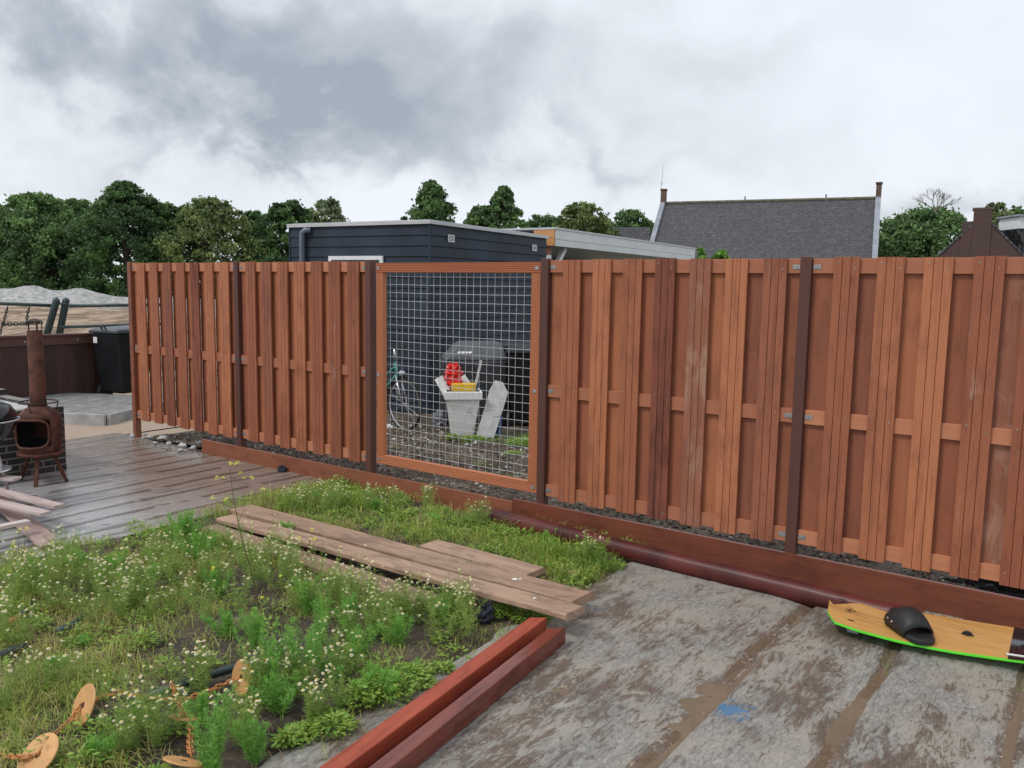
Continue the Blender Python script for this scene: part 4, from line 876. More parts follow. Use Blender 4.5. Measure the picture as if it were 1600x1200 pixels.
# ------------------------------------------------------------------ stove, barbecue, brick block
cp = gnd(66, 752); cm = empty('chiminea', (cp.x, cp.y, 0), YAW+R(4), 'rusty chiminea stove with a tall flue standing on three legs on the wet slab', 'stove'); cm.scale = (.93, .93, 1)
b_ = MB(); prof = [(.06, .23), (.13, .235), (.172, .27), (.19, .34), (.195, .42), (.195, .52), (.188, .58), (.165, .63), (.12, .665), (.075, .69), (.07, .70)]
b_.lathe(prof, (0, 0, 0), 40)
# cut the fire opening: drop faces on the camera side, then add frame and a dark inside
nf = []; nm_ = []
for f, mi in zip(b_.f, b_.m):
    c = sum((Vector(b_.v[i]) for i in f), Vector())/len(f)
    if len(f) == 4 and c.y < -.08 and abs(c.x) < .155 and .335 < c.z < .585: continue
    nf.append(f); nm_.append(mi)
b_.f = nf; b_.m = nm_; o = b_.build('body', M['rust'], cm, smooth=True); o.modifiers.new('s', 'SOLIDIFY').thickness = .006
m_ = MB(); m_.lathe([(.05, .25), (.16, .28), (.18, .4), (.18, .55), (.14, .63), (.05, .66)], (0, .012, 0), 30)
m_.f = [f for f in m_.f if sum(m_.v[i][1] for i in f)/len(f) > -.09]; m_.build('fire_chamber', M['soot'], cm)
op = []
for k in range(40):
    t = 2*math.pi*k/40; xx = .152*math.copysign(abs(math.cos(t))**.45, math.cos(t)); zz_ = .46+.125*math.copysign(abs(math.sin(t))**.6, math.sin(t)); op.append((xx, -math.sqrt(max(.001, .204**2-xx*xx))-.004, zz_))
m_ = MB(); m_.tube(op, .011, 8, closed=True); m_.build('opening_frame', M['rust'], cm, smooth=True)
m_ = MB(); m_.lathe([(.193, .248), (.205, .255), (.205, .275), (.19, .28)], (0, 0, 0), 36); m_.build('base_ring', M['rust'], cm, smooth=True)
m_ = MB(); m_.lathe([(.076, .68), (.070, .75), (.066, 1.36), (.062, 1.365)], (0, 0, 0), 26); m_.build('flue', M['rust'], cm, smooth=True)
m_ = MB()
for t in (.3, 1.6, 2.9, 4.2, 5.4): m_.tube([(.06*math.cos(t), .06*math.sin(t), 1.36), (.062*math.cos(t), .062*math.sin(t), 1.44)], .005, 6)
m_.tube([(.062*math.cos(2*math.pi*k/20), .062*math.sin(2*math.pi*k/20), 1.44) for k in range(20)], .005, 6, closed=True); m_.lathe([(.075, 1.445), (.03, 1.465), (.003, 1.47)], (0, 0, 0), 20); m_.build('rain_cap', M['darkiron'], cm)
m_ = MB(); m_.tube([(.17*math.cos(2*math.pi*k/32), .17*math.sin(2*math.pi*k/32), .725) for k in range(32)], .006, 6, closed=True); 
for t in (.5, 2.6, 4.7): m_.tube([(.17*math.cos(t), .17*math.sin(t), .725), (.15*math.cos(t), .15*math.sin(t), .645)], .006, 6)
m_.build('towel_ring', M['darkiron'], cm)
for t in (-1.35, -.05, 2.9):
    m_ = MB(); m_.beam((.12*math.cos(t), .12*math.sin(t), .26), (.24*math.cos(t), .24*math.sin(t), -.004), .035, .018); m_.build('leg', M['rust'], cm)

bk = empty('brick_barbecue', (1.13, -1.36, 0), 0, 'low black brick enclosure with light mortar behind the rusty stove', 'brick block')
BH = .62
for nm, bx in (('front_wall', (-.10, 0, -1.4, 0)), ('side_wall', (-1.2, -.1005, -.10, 0)), ('back_wall', (-1.3, -1.2005, -1.4, 0)), ('end_wall', (-1.3, 0, -1.5, -1.4005))):
    MB().box(bx[0], bx[1], bx[2], bx[3], -.02, BH if nm != 'back_wall' else BH+.06).build(nm, M['blackbrick'], bk)
MB().box(-1.199, -.101, -1.4, -.101, .3, BH-.03).build('worktop', M['greystone'], bk)

kp = gnd(-22, 793); kt = empty('kettle_barbecue', (kp.x, kp.y, 0), YAW, 'black kettle barbecue with a domed lid, half cut off at the left photo edge', 'barbecue')
kz = .70; m_ = MB(); m_.lathe([(.255, kz+.01), (.25, kz+.05), (.21, kz+.11), (.13, kz+.155), (.01, kz+.17)], (0, 0, 0), 36); m_.build('lid', M['enamel'], kt, smooth=True)
m_ = MB(); m_.lathe([(.02, kz-.2), (.12, kz-.18), (.21, kz-.10), (.25, kz-.01), (.262, kz), (.255, kz+.008)], (0, 0, 0), 36); m_.build('bowl', M['enamel'], kt, smooth=True)
m_ = MB(); m_.tube([(.265*math.cos(2*math.pi*k/32), .265*math.sin(2*math.pi*k/32), kz+.004) for k in range(32)], .006, 6, closed=True); m_.build('rim', M['chrome'], kt)
m_ = MB(); m_.tube([(.10, -.23, kz-.06), (.10, -.30, kz-.08), (.19, -.28, kz-.08), (.19, -.19, kz-.06)], .009, 8); m_.build('side_handle', M['chrome'], kt)
for t in (-.7, 1.4, 3.5):
    m_ = MB(); m_.tube([(.12*math.cos(t), .12*math.sin(t), kz-.16), (.26*math.cos(t), .26*math.sin(t), 0)], .011, 8); m_.build('leg', M['chrome'], kt)
m_ = MB(); m_.lathe([(.19, .30), (.20, .305), (.19, .31)], (0, 0, 0), 28); m_.build('ash_tray', M['chrome'], kt)

def wplank(p0, p1, w, z0, z1, label, mat='whitewood', t=.022):
    a = gnd(*p0, z0); b = gnd(*p1, z1); d = b-a; m_ = MB(); l = d.length; m_.box(0, l, -w/2, w/2, -t, 0)
    return m_.build('loose_plank', M[mat], None, a, math.atan2(d.y, d.x), bevel=.002, label=label, cat='plank', group='loose whitewashed planks heaped at the left edge').__setattr__('rotation_euler', (0, -math.asin(d.z/l), math.atan2(d.y, d.x)))
wplank((-60, 742), (27, 746), .10, .26, .26, 'short white plank end on top of the heap beneath the kettle barbecue')
wplank((-70, 748), (92, 789), .085, .20, .20, 'long narrow white plank reaching furthest towards the stove')
wplank((-60, 770), (72, 800), .085, .17, .17, 'white plank just below the longest white one')
wplank((-70, 835), (44, 812), .07, .14, .14, 'narrow white plank lying across the pinkish board')
wplank((-40, 745), (80, 850), .14, .10, .03, 'pinkish brown board slanting down to the slab under the white planks', 'pinkwood')
m_ = MB(); m_.box(-.3, .05, -.3, .1, 0, .115); q = gnd(-40, 800); m_.build('timber_block', M['whitewood'], None, (q.x, q.y, 0), YAW, label='timber block carrying the heap of white planks at the left edge', cat='block')

# ------------------------------------------------------------------ behind the gate
bi = at(632, 632, 10.2); fw = cdir(.72, -.69, 0); wr_ = .315
bk_ = empty('bicycle', (bi.x, bi.y, bi.z-wr_), math.atan2(fw.y, fw.x), 'dark bicycle with teal frame tubes leaning by the shed door, seen through the mesh gate', 'bicycle')
def wheel(x):
    h = MB(); h.tube([(x+wr_*math.cos(t), 0, wr_+wr_*math.sin(t)) for t in [2*math.pi*k/40 for k in range(40)]], .016, 8, closed=True); wo_ = h.build('wheel', M['rubber'], bk_, smooth=True)
    r = MB(); r.tube([(x+(wr_-.02)*math.cos(t), 0, wr_+(wr_-.02)*math.sin(t)) for t in [2*math.pi*k/40 for k in range(40)]], .009, 6, closed=True); r.build('rim', M['chrome'], wo_)
    s = MB()
    for k in range(16):
        t = 2*math.pi*k/16; s.tube([(x, 0, wr_), (x+(wr_-.02)*math.cos(t), 0, wr_+(wr_-.02)*math.sin(t))], .0013, 4)
    s.lathe([(.02, -.03), (.02, .03)], (x, 0, wr_), 12, (0, 1, 0)); s.build('spokes', M['chrome'], wo_)
    f = MB(); f.tube([(x+(wr_+.03)*math.cos(t), 0, wr_+(wr_+.03)*math.sin(t)) for t in [R(20)+R(150)*k/12 for k in range(13)]], .018, 6); f.build('mudguard', M['blackplastic'], wo_)
wheel(0); wheel(-1.05)
def btube(nm, a, b, r, mt): m_ = MB(); m_.tube([a, b], r, 10); return m_.build(nm, M[mt], bk_, smooth=True)
btube('fork', (0, .045, wr_), (-.13, .03, .66), .011, 'chrome'); btube('fork', (0, -.045, wr_), (-.13, -.03, .66), .011, 'chrome')
btube('head_tube', (-.13, 0, .64), (-.19, 0, .82), .02, 'teal'); btube('down_tube', (-.14, 0, .68), (-.62, 0, .28), .02, 'teal'); btube('top_tube', (-.17, 0, .78), (-.66, 0, .45), .016, 'teal')
btube('seat_tube', (-.62, 0, .28), (-.78, 0, .80), .017, 'teal'); btube('chain_stay', (-.62, 0, .28), (-1.05, 0, wr_), .012, 'teal'); btube('seat_stay', (-.74, 0, .68), (-1.05, 0, wr_), .01, 'teal'); btube('handlebar_stem', (-.19, 0, .82), (-.20, 0, 1.0), .013, 'chrome')
m_ = MB(); m_.tube([(-.36, -.28, 1.0), (-.20, -.2, 1.03), (-.17, 0, 1.0), (-.20, .2, 1.03), (-.36, .28, 1.0)], .013, 8); m_.build('handlebar', M['rubber'], bk_, smooth=True)
m_ = MB(); m_.hexa([(-.95, -.07, .82), (-.65, -.02, .82), (-.65, .02, .82), (-.95, .07, .82), (-.95, -.09, .88), (-.65, -.02, .87), (-.65, .02, .87), (-.95, .09, .88)]); m_.build('saddle', M['rubber'], bk_, bevel=.02)
m_ = MB(); m_.lathe([(.035, 0), (.03, .05), (.01, .06)], (-.07, 0, .70), 14, (1, 0, 0)); m_.build('headlamp', M['chrome'], bk_)

wb2 = gnd(722, 681); pb_ = empty('white_container', (wb2.x, wb2.y, .01), YAW+R(8), 'tall tapered white plastic container holding rubbish, behind the mesh gate', 'container')
bin_body(.135, .20, .12, .17, 0, .50).build('body', M['whiteplastic'], pb_, bevel=.015)
m_ = MB(); m_.box(-.225, .225, -.195, .195, .455, .555); m_.build('rim', M['whiteplastic'], pb_, bevel=.01)
MB().box(-.20, .20, -.17, .17, .5555, .5565).build('contents', M['soot'], pb_)
def crumple(name, c, r, mat, label, cat, seed, sc_=(1, 1, 1), parent=None, n=14, amp=.35):
    g = np.random.default_rng(seed); m_ = MB(); vs = []
    for i in range(n+1):
        ph = math.pi*i/n
        for k in range(18):
            t = 2*math.pi*k/18; rr = r*(1+amp*(g.random()-.5)*2); vs.append((rr*math.sin(ph)*math.cos(t)*sc_[0], rr*math.sin(ph)*math.sin(t)*sc_[1], rr*math.cos(ph)*sc_[2]))
    m_.add(vs, [(i*18+k, i*18+(k+1) % 18, (i+1)*18+(k+1) % 18, (i+1)*18+k) for i in range(n) for k in range(18)])
    kw = dict(label=label, cat=cat) if label else {}
    return m_.build(name, mat, parent, c, **kw)
z5 = pb_.location.z+.50
p = at(709, 587, 10.0); crumple('plastic_bag', (p.x, p.y, p.z), .115, M['redplastic'], 'crumpled red plastic bag stuffed in the top of the white container', 'bag', 3, (.9, .8, 1.15))
p = at(724, 605, 9.93); m_ = MB(); m_.box(-.145, .145, -.07, .07, -.05, .05); m_.build('yellow_tray', M['yellow'], None, p, YAW+R(5), bevel=.012, label='yellow plastic tray lying on top of the white container', cat='tray')
def leaning(name, p0, p1, d0, d1, w, t, mat, label, cat, face=(0, -1, 0)):
    a = at(*p0, d0); b = at(*p1, d1); m_ = MB(); m_.beam(Vector((0, 0, 0)), b-a, t, w, cdir(1, 0, 0)); return m_.build(name, M[mat], None, a, label=label, cat=cat, bevel=.004)
leaning('white_board', (703, 622), (685, 590), 9.95, 10.0, .11, .015, 'whiteplastic', 'small white board sticking out at the left of the container', 'board')
leaning('white_board', (744, 620), (722, 588), 10.1, 10.15, .08, .012, 'whiteplastic', 'thin white board leaning behind the yellow tray', 'board')
leaning('wooden_stick', (733, 645), (752, 563), 9.85, 10.05, .03, .012, 'greystone', 'thin pale slat standing up out of the white container', 'slat')
a = at(758, 684, 9.75); b = at(782, 600, 10.05); m_ = MB(); dv = b-a; sdv = cdir(1, 0, 0); nv = dv.cross(sdv).normalized(); sdv = nv.cross(dv).normalized()*-1
sdv = sdv if sdv.dot(SIDE) > 0 else -sdv; wv = sdv*.105; c1 = dv*1.04-sdv*.03; c2 = dv*.88+wv+sdv*.01
pts = [-wv, wv*.9, c2, c1+sdv*.05, c1-sdv*.045, dv*.85-wv*1.0]; th = nv*.03
m_.add([p for p in pts]+[p+th for p in pts], [tuple(range(6)), tuple(range(6, 12))[::-1]]+[(i, (i+1) % 6, 6+(i+1) % 6, 6+i) for i in range(6)])
m_.build('concrete_board', M['greystone'], None, a, label='grey board with cut corners leaning right of the white container', cat='board', bevel=.003)
p = gnd(777, 684); MB().box(-.055, .055, -.05, .05, 0, .27).build('blue_jerrycan', M['bluebox'], None, (p.x, p.y, 0), YAW, bevel=.012, label='dark blue plastic can half hidden behind the leaning grey board', cat='can')
p = at(806, 547, 10.7); m_ = MB(); m_.hexa([(-.09, -.05, -.03), (.07, -.05, -.02), (.10, .05, -.02), (-.08, .05, -.03), (-.07, -.05, .02), (.09, -.05, .025), (.11, .05, .025), (-.06, .05, .02)]); m_.build('blue_cloth', M['brightblue'], None, p, YAW, bevel=.008, label='bright blue item lying on top of the black bin behind the gate', cat='cloth')
p = gnd(686, 668, .0); crumple('plastic_sack', (p.x, p.y, .10), .10, M['clearplastic'], 'crumpled grey plastic sack left of the white container', 'bag', 9, (.8, .8, 1.1))
p = gnd(607, 672); crumple('white_wrapper', (p.x, p.y, .04), .045, M['whiteplastic'], 'small crumpled white wrapper on the soil under the bicycle', 'litter', 11, (1.2, 1, .7))
# covered barbecue + bins against the side wall
p = at(740, 640, 10.85); cb = empty('covered_barbecue', (p.x, p.y, 0), YAW+R(10), 'wide barbecue under a dark grey cloth cover with small white print', 'barbecue cover')
m_ = MB(); m_.hexa([(-.42, -.24, .05), (.42, -.24, .05), (.42, .24, .05), (-.42, .24, .05), (-.43, -.26, .88), (.42, -.26, .88), (.42, .26, .88), (-.43, .26, .88)]); m_.build('cover_skirt', M['tarp'], cb, bevel=.04)
m_ = MB(); m_.hexa([(-.43, -.265, .87), (.42, -.265, .87), (.42, .265, .87), (-.43, .265, .87), (-.22, -.10, 1.10), (.33, -.10, 1.10), (.33, .17, 1.10), (-.22, .17, 1.10)]); m_.build('cover_top', M['tarptop'], cb, bevel=.04)
m_ = MB(); 
for k, (a0, a1) in enumerate(((-.24, -.20), (-.19, -.15), (-.14, -.11), (-.10, -.06))): m_.beam((a0, -.215, .965), (a1, -.205, .975), .03, .006, (0, -.8, .6))
m_.build('white_print', M['sticker'], cb)
for (px, d, lb) in ((828, 10.75, 'black wheelie bin right of the covered barbecue, nearest the gate post'), (812, 11.6, 'black wheelie bin further back beside the blue shed wall')):
    p = at(px, 640, d); b2 = empty('wheelie_bin', (p.x, p.y, 0), YAW+R(-6), lb, 'bin', 'black bins by the shed')
    bin_body(.22, .27, .24, .32, .1, .98).build('body', M['blackplastic'], b2, bevel=.03); MB().box(-.29, .29, -.35, .34, .985, 1.04).build('lid', M['lid'], b2, bevel=.012)
    m_ = MB(); m_.lathe([(.02, -.03), (.11, -.02), (.11, .02), (.02, .03)], (-.26, -.2, .11), 18, (1, 0, 0)); m_.build('wheel', M['rubber'], b2)
# ------------------------------------------------------------------ weeds, daisies and litter
def in_planks(x, y): return ((y < -1.13) & (y > -1.74) & (x > 3.82) & (x < 7.05)) | ((y <= -.93) & (y > -1.2) & (x > 5.42) & (x < 6.42)) | ((y < -1.6) & (y > -1.85) & (x > 3.9) & (x < 6.16))
def on_red(x, y): return (x > 6.74-(y+1.7)*.107) & (y < -1.66)
def bedz(x, y): return bed_h(x, y)
def blades(n, P_, length, width, lean, g, up=.35):
    """curved grass blades rooted at P_ (n,3)"""
    th = g.random(n)*2*math.pi; ln = length*(.4+g.random(n)*.9); le = lean*(.3+g.random(n)*1.0)
    dx = np.stack([np.cos(th), np.sin(th), 0*th], -1); sd = np.stack([-np.sin(th+g.normal(0, .5, n)), np.cos(th), 0*th], -1)*(width*(.6+g.random(n)*.8))[:, None]
    u = np.array([0, 0, 1.])
    m1 = P_+dx*(ln*le*.35)[:, None]+u*(ln*np.sqrt(np.clip(1-(le*.7)**2, .04, 1))*.55)[:, None]
    tip = P_+dx*(ln*le)[:, None]+u*(ln*np.clip(1-le*.9, .04, 1))[:, None]+g.normal(0, .012, (n, 3))*(ln/.15)[:, None]
    tip[:, 2] = np.maximum(tip[:, 2], P_[:, 2]+.004)
    v = np.stack([P_-sd, P_+sd, m1+sd*.8, m1-sd*.8, tip+sd*.12, tip-sd*.12], 1).reshape(-1, 3)
    b = (np.arange(n)*6)[:, None]; f = np.concatenate([b+np.array([0, 1, 2, 3]), b+np.array([3, 2, 4, 5])], 0)
    return v, f
def grass_obj(name, pts, length, width, lean, tint, seed, **tg):
    g = np.random.default_rng(seed); n = len(pts); v, f = blades(n, pts, length if np.ndim(length) else np.full(n, length), np.full(n, width), lean, g)
    return nobj(name, v, f, M['grass'], None, np.repeat(tint, 6), **tg)
g = np.random.default_rng(11)
n = 260000; X = 3.28+g.random(n)*3.55; Y = -5.0+g.random(n)*4.97
vis = (Y > -3.96+(5.94-X)*.417-1.3)
pat = vnoise(X, Y, .55, 4); clump = vnoise(X+7, Y+3, .10, 3)
den = np.clip((pat-.38)*5, .07, 1)*np.clip((clump-.34)*3.5, .06, 1)
bare = np.exp(-(((X-6.38)/.42)**2+((Y+3.0)/.75)**2))+.9*np.exp(-(((X-6.25)/.35)**2+((Y+2.15)/.3)**2)*1.3)+.8*np.exp(-(((X-5.15)/.30)**2+((Y+2.25)/.25)**2))+.8*np.exp(-(((X-4.7)/.5)**2+((Y+.22)/.17)**2))+.7*np.exp(-(((X-6.0)/.3)**2+((Y+3.35)/.2)**2))
for cx_, cy_ in ((60, 1180), (130, 1120), (180, 1100), (260, 1115), (330, 1095), (375, 1075), (290, 1150), (240, 1085), (300, 1065), (345, 1050), (400, 1180), (470, 1170)):
    q = gnd(cx_, cy_+8); bare = bare+.75*np.exp(-(((X-q.x)**2+(Y-q.y)**2)/.0075))
den *= np.clip(1-bare*1.0, 0.04, 1)
den = den*np.where(Y > -1.0, np.clip((vnoise(X+5, Y+9, .20, 3)-.40)*6, .10, 1), 1)
edge = np.clip((X-3.28)/.3, 0, 1)*np.clip((6.76+(vnoise(Y, Y*0, .3, 3)-.5)*.25-X)/.10, 0, 1)*np.clip((-.03-Y)/.10, 0, 1)
keep = vis & ~in_planks(X, Y) & ~on_red(X, Y) & (g.random(n) < den*edge)
X, Y = X[keep], Y[keep]; n = len(X); Z = bedz(X, Y)-.004
tt = np.clip(.15+.75*vnoise(X+30, Y, .35, 4)+g.normal(0, .22, n)-.15*(Y > -1)*0, 0, 1); tt = np.where(g.random(n) < .3, g.random(n)*.35, tt)
back = (Y > -1.0); tt = np.where(back, np.clip(tt+.18, 0, 1), tt)
Ln = .055+.075*vnoise(X, Y, .25, 3)+.03*back
grass_obj('grass', np.stack([X, Y, Z], -1), Ln*1.25, .0015, 1.05, tt, 12, kind='stuff', label='matted grass and low weeds covering the bed between the two slabs', cat='grass')
def poly_grass(name, clusters, seed, label, width=.0017, **k):
    gg = np.random.default_rng(seed); P_, L_, T_ = [], [], []
    for (c, sx, sy, n, ln, t) in clusters:
        p = np.stack([gg.normal(c[0], sx, n), gg.normal(c[1], sy, n), np.full(n, c[2])], -1); P_.append(p); L_.append(np.full(n, ln)); T_.append(np.clip(gg.normal(t, .15, n), 0, 1))
    P_ = np.concatenate(P_); L_ = np.concatenate(L_); T_ = np.concatenate(T_)
    return grass_obj(name, P_, L_, width, .7, T_, seed, kind='stuff', label=label, cat='grass')
def G3(px, py, z=0): q = gnd(px, py, z); return (q.x, q.y, z)
poly_grass('long_grass', [(G3(855, 872), .10, .06, 650, .17, .7), (G3(905, 880), .10, .06, 500, .14, .75), (G3(820, 862), .1, .05, 350, .12, .6), (G3(935, 886), .07, .05, 350, .11, .85), (G3(905, 838), .06, .03, 160, .09, .6),
                        (G3(325, 855), .10, .08, 500, .17, .8), (G3(290, 845), .12, .08, 500, .19, .85), (G3(700, 835), .2, .05, 500, .10, .6), (G3(600, 800), .2, .06, 500, .10, .6), (G3(540, 790), .15, .06, 400, .12, .7), (G3(20, 960), .08, .08, 150, .22, .6), (G3(740, 905), .05, .02, 60, .15, .8)], 21, 'longer bright grass tufts along the planks and at the slab corner')
poly_grass('yard_weeds', [(G3(740, 690), .25, .10, 900, .08, .9), (G3(820, 690), .25, .25, 1400, .09, .95), (G3(650, 690), .2, .08, 250, .05, .5), (G3(660, 715), .5, .12, 500, .05, .4), (G3(800, 735), .3, .12, 500, .05, .6), (G3(700, 730), .3, .08, 250, .04, .5),
                         (G3(1270, 862), .12, .03, 150, .05, .8), (G3(1080, 815), .25, .03, 120, .04, .5), (G3(1350, 880), .2, .03, 150, .05, .3), (G3(770, 685), .05, .03, 120, .16, .8), (G3(720, 720), .6, .25, 900, .05, .45), (G3(640, 705), .3, .15, 400, .05, .5), (G3(790, 745), .2, .12, 400, .06, .8)], 22, 'weeds growing on the yard soil behind the gate')
def leaf_weeds(name, spots, seed, label, mat='leafy'):
    gg = np.random.default_rng(seed); V = []; T_ = []
    for (x, y, z, r, h, n) in spots:
        th = gg.random(n)*6.283; rr = r*gg.random(n)**.6; hh = h*(.15+.85*gg.random(n))*(1-.5*rr/r); p = np.stack([x+rr*np.cos(th), y+rr*np.sin(th), z+hh], -1)
        a = np.stack([np.cos(th), np.sin(th), gg.normal(.25, .35, n)], -1); a /= np.linalg.norm(a, axis=1)[:, None]; b = np.cross(a, gg.normal(0, 1, (n, 3))+np.array([0, 0, 2])); b /= np.linalg.norm(b, axis=1)[:, None]
        s = (.008+.010*gg.random(n))[:, None]; V.append(np.stack([p-a*s, p-b*s*.42, p+a*s*1.2, p+b*s*.42], 1).reshape(-1, 3)); T_.append(np.repeat(gg.random(n), 4))
    V = np.concatenate(V); return nobj(name, V, np.arange(len(V)).reshape(-1, 4), M[mat], None, np.concatenate(T_), kind='stuff', label=label, cat='weeds')
sp = []
for _ in range(360):
    x = 3.35+g.random()*3.35; y = -4.2+g.random()*4.1
    if in_planks(x, y) or on_red(np.array(x), np.array(y)) or vnoise(x+3, y, .4, 3) < .42: continue
    if math.exp(-(((x-6.38)/.42)**2+((y+3.0)/.75)**2)) > .45 and g.random() < .75: continue
    sp.append((x, y, float(bedz(np.array(x), np.array(y))), .05+.06*g.random(), .05+.09*g.random(), 75))
for _ in range(120):
    x = 3.5+g.random()*3.1; y = -.92+g.random()*.7
    if not in_planks(x, y): sp.append((x, y, 0, .06+.06*g.random(), .05+.07*g.random(), 80))
for px, py, r, h, n in ((600, 1085, .14, .10, 900), (640, 1060, .10, .07, 500), (520, 1140, .10, .07, 450), (470, 1150, .08, .05, 300), (830, 965, .12, .05, 500), (780, 960, .08, .07, 350), (450, 1160, .07, .06, 250), (505, 1120, .06, .05, 180), (560, 1100, .1, .1, 400), (690, 1045, .06, .03, 150), (660, 1070, .06, .03, 150)):
    q = gnd(px, py); sp.append((q.x, q.y, 0, r, h, n))
leaf_weeds('leafy_weeds', sp, 31, 'small leafy weeds spread through the grass')
sp = []
for px, py, r, h, n in ((740, 692, .14, .07, 500), (705, 690, .08, .08, 250), (820, 700, .22, .10, 900), (800, 715, .12, .05, 300), (1270, 862, .06, .05, 200), (1235, 868, .05, .04, 120), (750, 735, .12, .04, 250)):
    q = gnd(px, py); sp.append((q.x, q.y, .03, r, h, n))
leaf_weeds('yard_leafy_weeds', sp, 32, 'leafy weeds at the foot of the white container and bins')

# one daisy head: white petals round a yellow dome
hd = MB(); NP = 10
for k in range(NP):
    t = 2*math.pi*k/NP; t1 = t-.24; t2 = t+.24; hd.add([(.003*math.cos(t), .003*math.sin(t), .001), (.009*math.cos(t1), .009*math.sin(t1), .0005), (.0125*math.cos(t), .0125*math.sin(t), -.0045), (.009*math.cos(t2), .009*math.sin(t2), .0005)], [(0, 1, 2, 3)])
hd.mi = 1; hd.lathe([(.0058, .0), (.0052, .0034), (.002, .0056)], (0, 0, 0), 7)
hd0 = hd.build('flower_head', [M['petal'], M['centre']]); hdm = hd0.data; bpy.data.objects.remove(hd0)
def thread_mesh(name, segs, mat, parent, width=.0011, tint=None):   # thin leaf threads from a list of (p, q)
    S = np.array(segs, float).reshape(-1, 2, 3); n = len(S); d = S[:, 1]-S[:, 0]; gg = np.random.default_rng(n)
    b = np.cross(d, gg.normal(size=(n, 3))); b /= (np.linalg.norm(b, axis=1)[:, None]+1e-9); b *= width*.5
    v = np.stack([S[:, 0]-b, S[:, 0]+b, S[:, 1]+b*.5, S[:, 1]-b*.5], 1).reshape(-1, 3)
    return nobj(name, v, np.arange(4*n).reshape(-1, 4), mat, parent, np.repeat(gg.random(n) if tint is None else tint, 4))
def daisy_variant(seed, H_):
    r = random.Random(seed); segs = []; heads = []
    for s in range(r.randint(4, 7)):
        p = Vector((r.uniform(-.02, .02), r.uniform(-.02, .02), -.01)); th = r.uniform(0, 6.28); d = Vector((math.cos(th)*.38, math.sin(th)*.38, 1)).normalized(); L_ = H_*r.uniform(.7, 1.1); k = 8; pts = [p]
        for i in range(k):
            d = (d+Vector((r.uniform(-.16, .16), r.uniform(-.16, .16), .05))).normalized(); q = p+d*L_/k; segs += [(p, q)]*1; pts.append(q)
            if i > 0:
                for _ in range(6):
                    t2 = r.uniform(0, 6.28); e = (Vector((math.cos(t2), math.sin(t2), r.uniform(.1, .8)))).normalized(); a = p.lerp(q, r.random()); ee = a+e*r.uniform(.02, .045)*(1-.4*i/k); segs.append((a, ee))
                    for _ in range(4): m = a.lerp(ee, r.uniform(.3, 1)); segs.append((m, m+Vector((r.uniform(-1, 1), r.uniform(-1, 1), r.uniform(-.2, .8))).normalized()*r.uniform(.008, .016)))
            p = q
        for _ in range(r.randint(2, 4)):
            a = pts[-1-r.randint(0, 3)]; t2 = r.uniform(0, 6.28); e = a+Vector((math.cos(t2)*.35, math.sin(t2)*.35, 1)).normalized()*r.uniform(.03, .08); segs.append((a, e)); heads.append(e)
        heads.append(pts[-1]+Vector((0, 0, .002)))
    return segs, heads
variants = []
M['daisyleaf'] = m_attr('daisy_leaf', [(0, (.24, .32, .07)), (.5, (.25, .40, .08)), (1, (.42, .52, .16))], .5, .3)
for k in range(9):
    segs, heads = daisy_variant(100+k, .16+.02*k); o = thread_mesh('foliage', segs, M['daisyleaf'], None, .0016); variants.append((o.data, heads)); bpy.data.objects.remove(o)
rr = random.Random(4)
def daisy(x, y, z, kmax, label, group, scale=1):
    k = rr.randint(max(0, kmax-5), kmax); me, heads = variants[k]; rt = empty('daisy_plant', (x, y, z), rr.uniform(0, 6.28), label, 'flowering plant', group)
    rt.scale = (scale,)*3
    f = bpy.data.objects.new('foliage', me); col.objects.link(f); f.parent = rt
    for h in heads:
        if rr.random() < .58: continue
        o = bpy.data.objects.new('flower_head', hdm); col.objects.link(o); o.parent = rt; o.location = h
        o.rotation_euler = (rr.uniform(-.6, .6), rr.uniform(-.6, .6), rr.uniform(0, 6)); s = rr.uniform(.5, .86); o.scale = (s, s, s)
DL = {'L': ('daisy plant in the dense flowering patch at the left of the bed', 'daisies at the left of the bed'), 'M': ('daisy plant in the middle of the bed around the tall yellow flowering stalk', 'daisies in the middle of the bed'),
      'P': ('daisy plant growing along the near edge of the old planks', 'daisies along the planks'), 'B': ('daisy plant in the strip between the old planks and the gravel board', 'daisies behind the planks'),
      'F': ('daisy plant near the orange chains in the foreground', 'daisies near the orange chains'), 'S': ('small yellowish daisy plant on the bare soil by the slab edge', 'daisies on bare soil')}
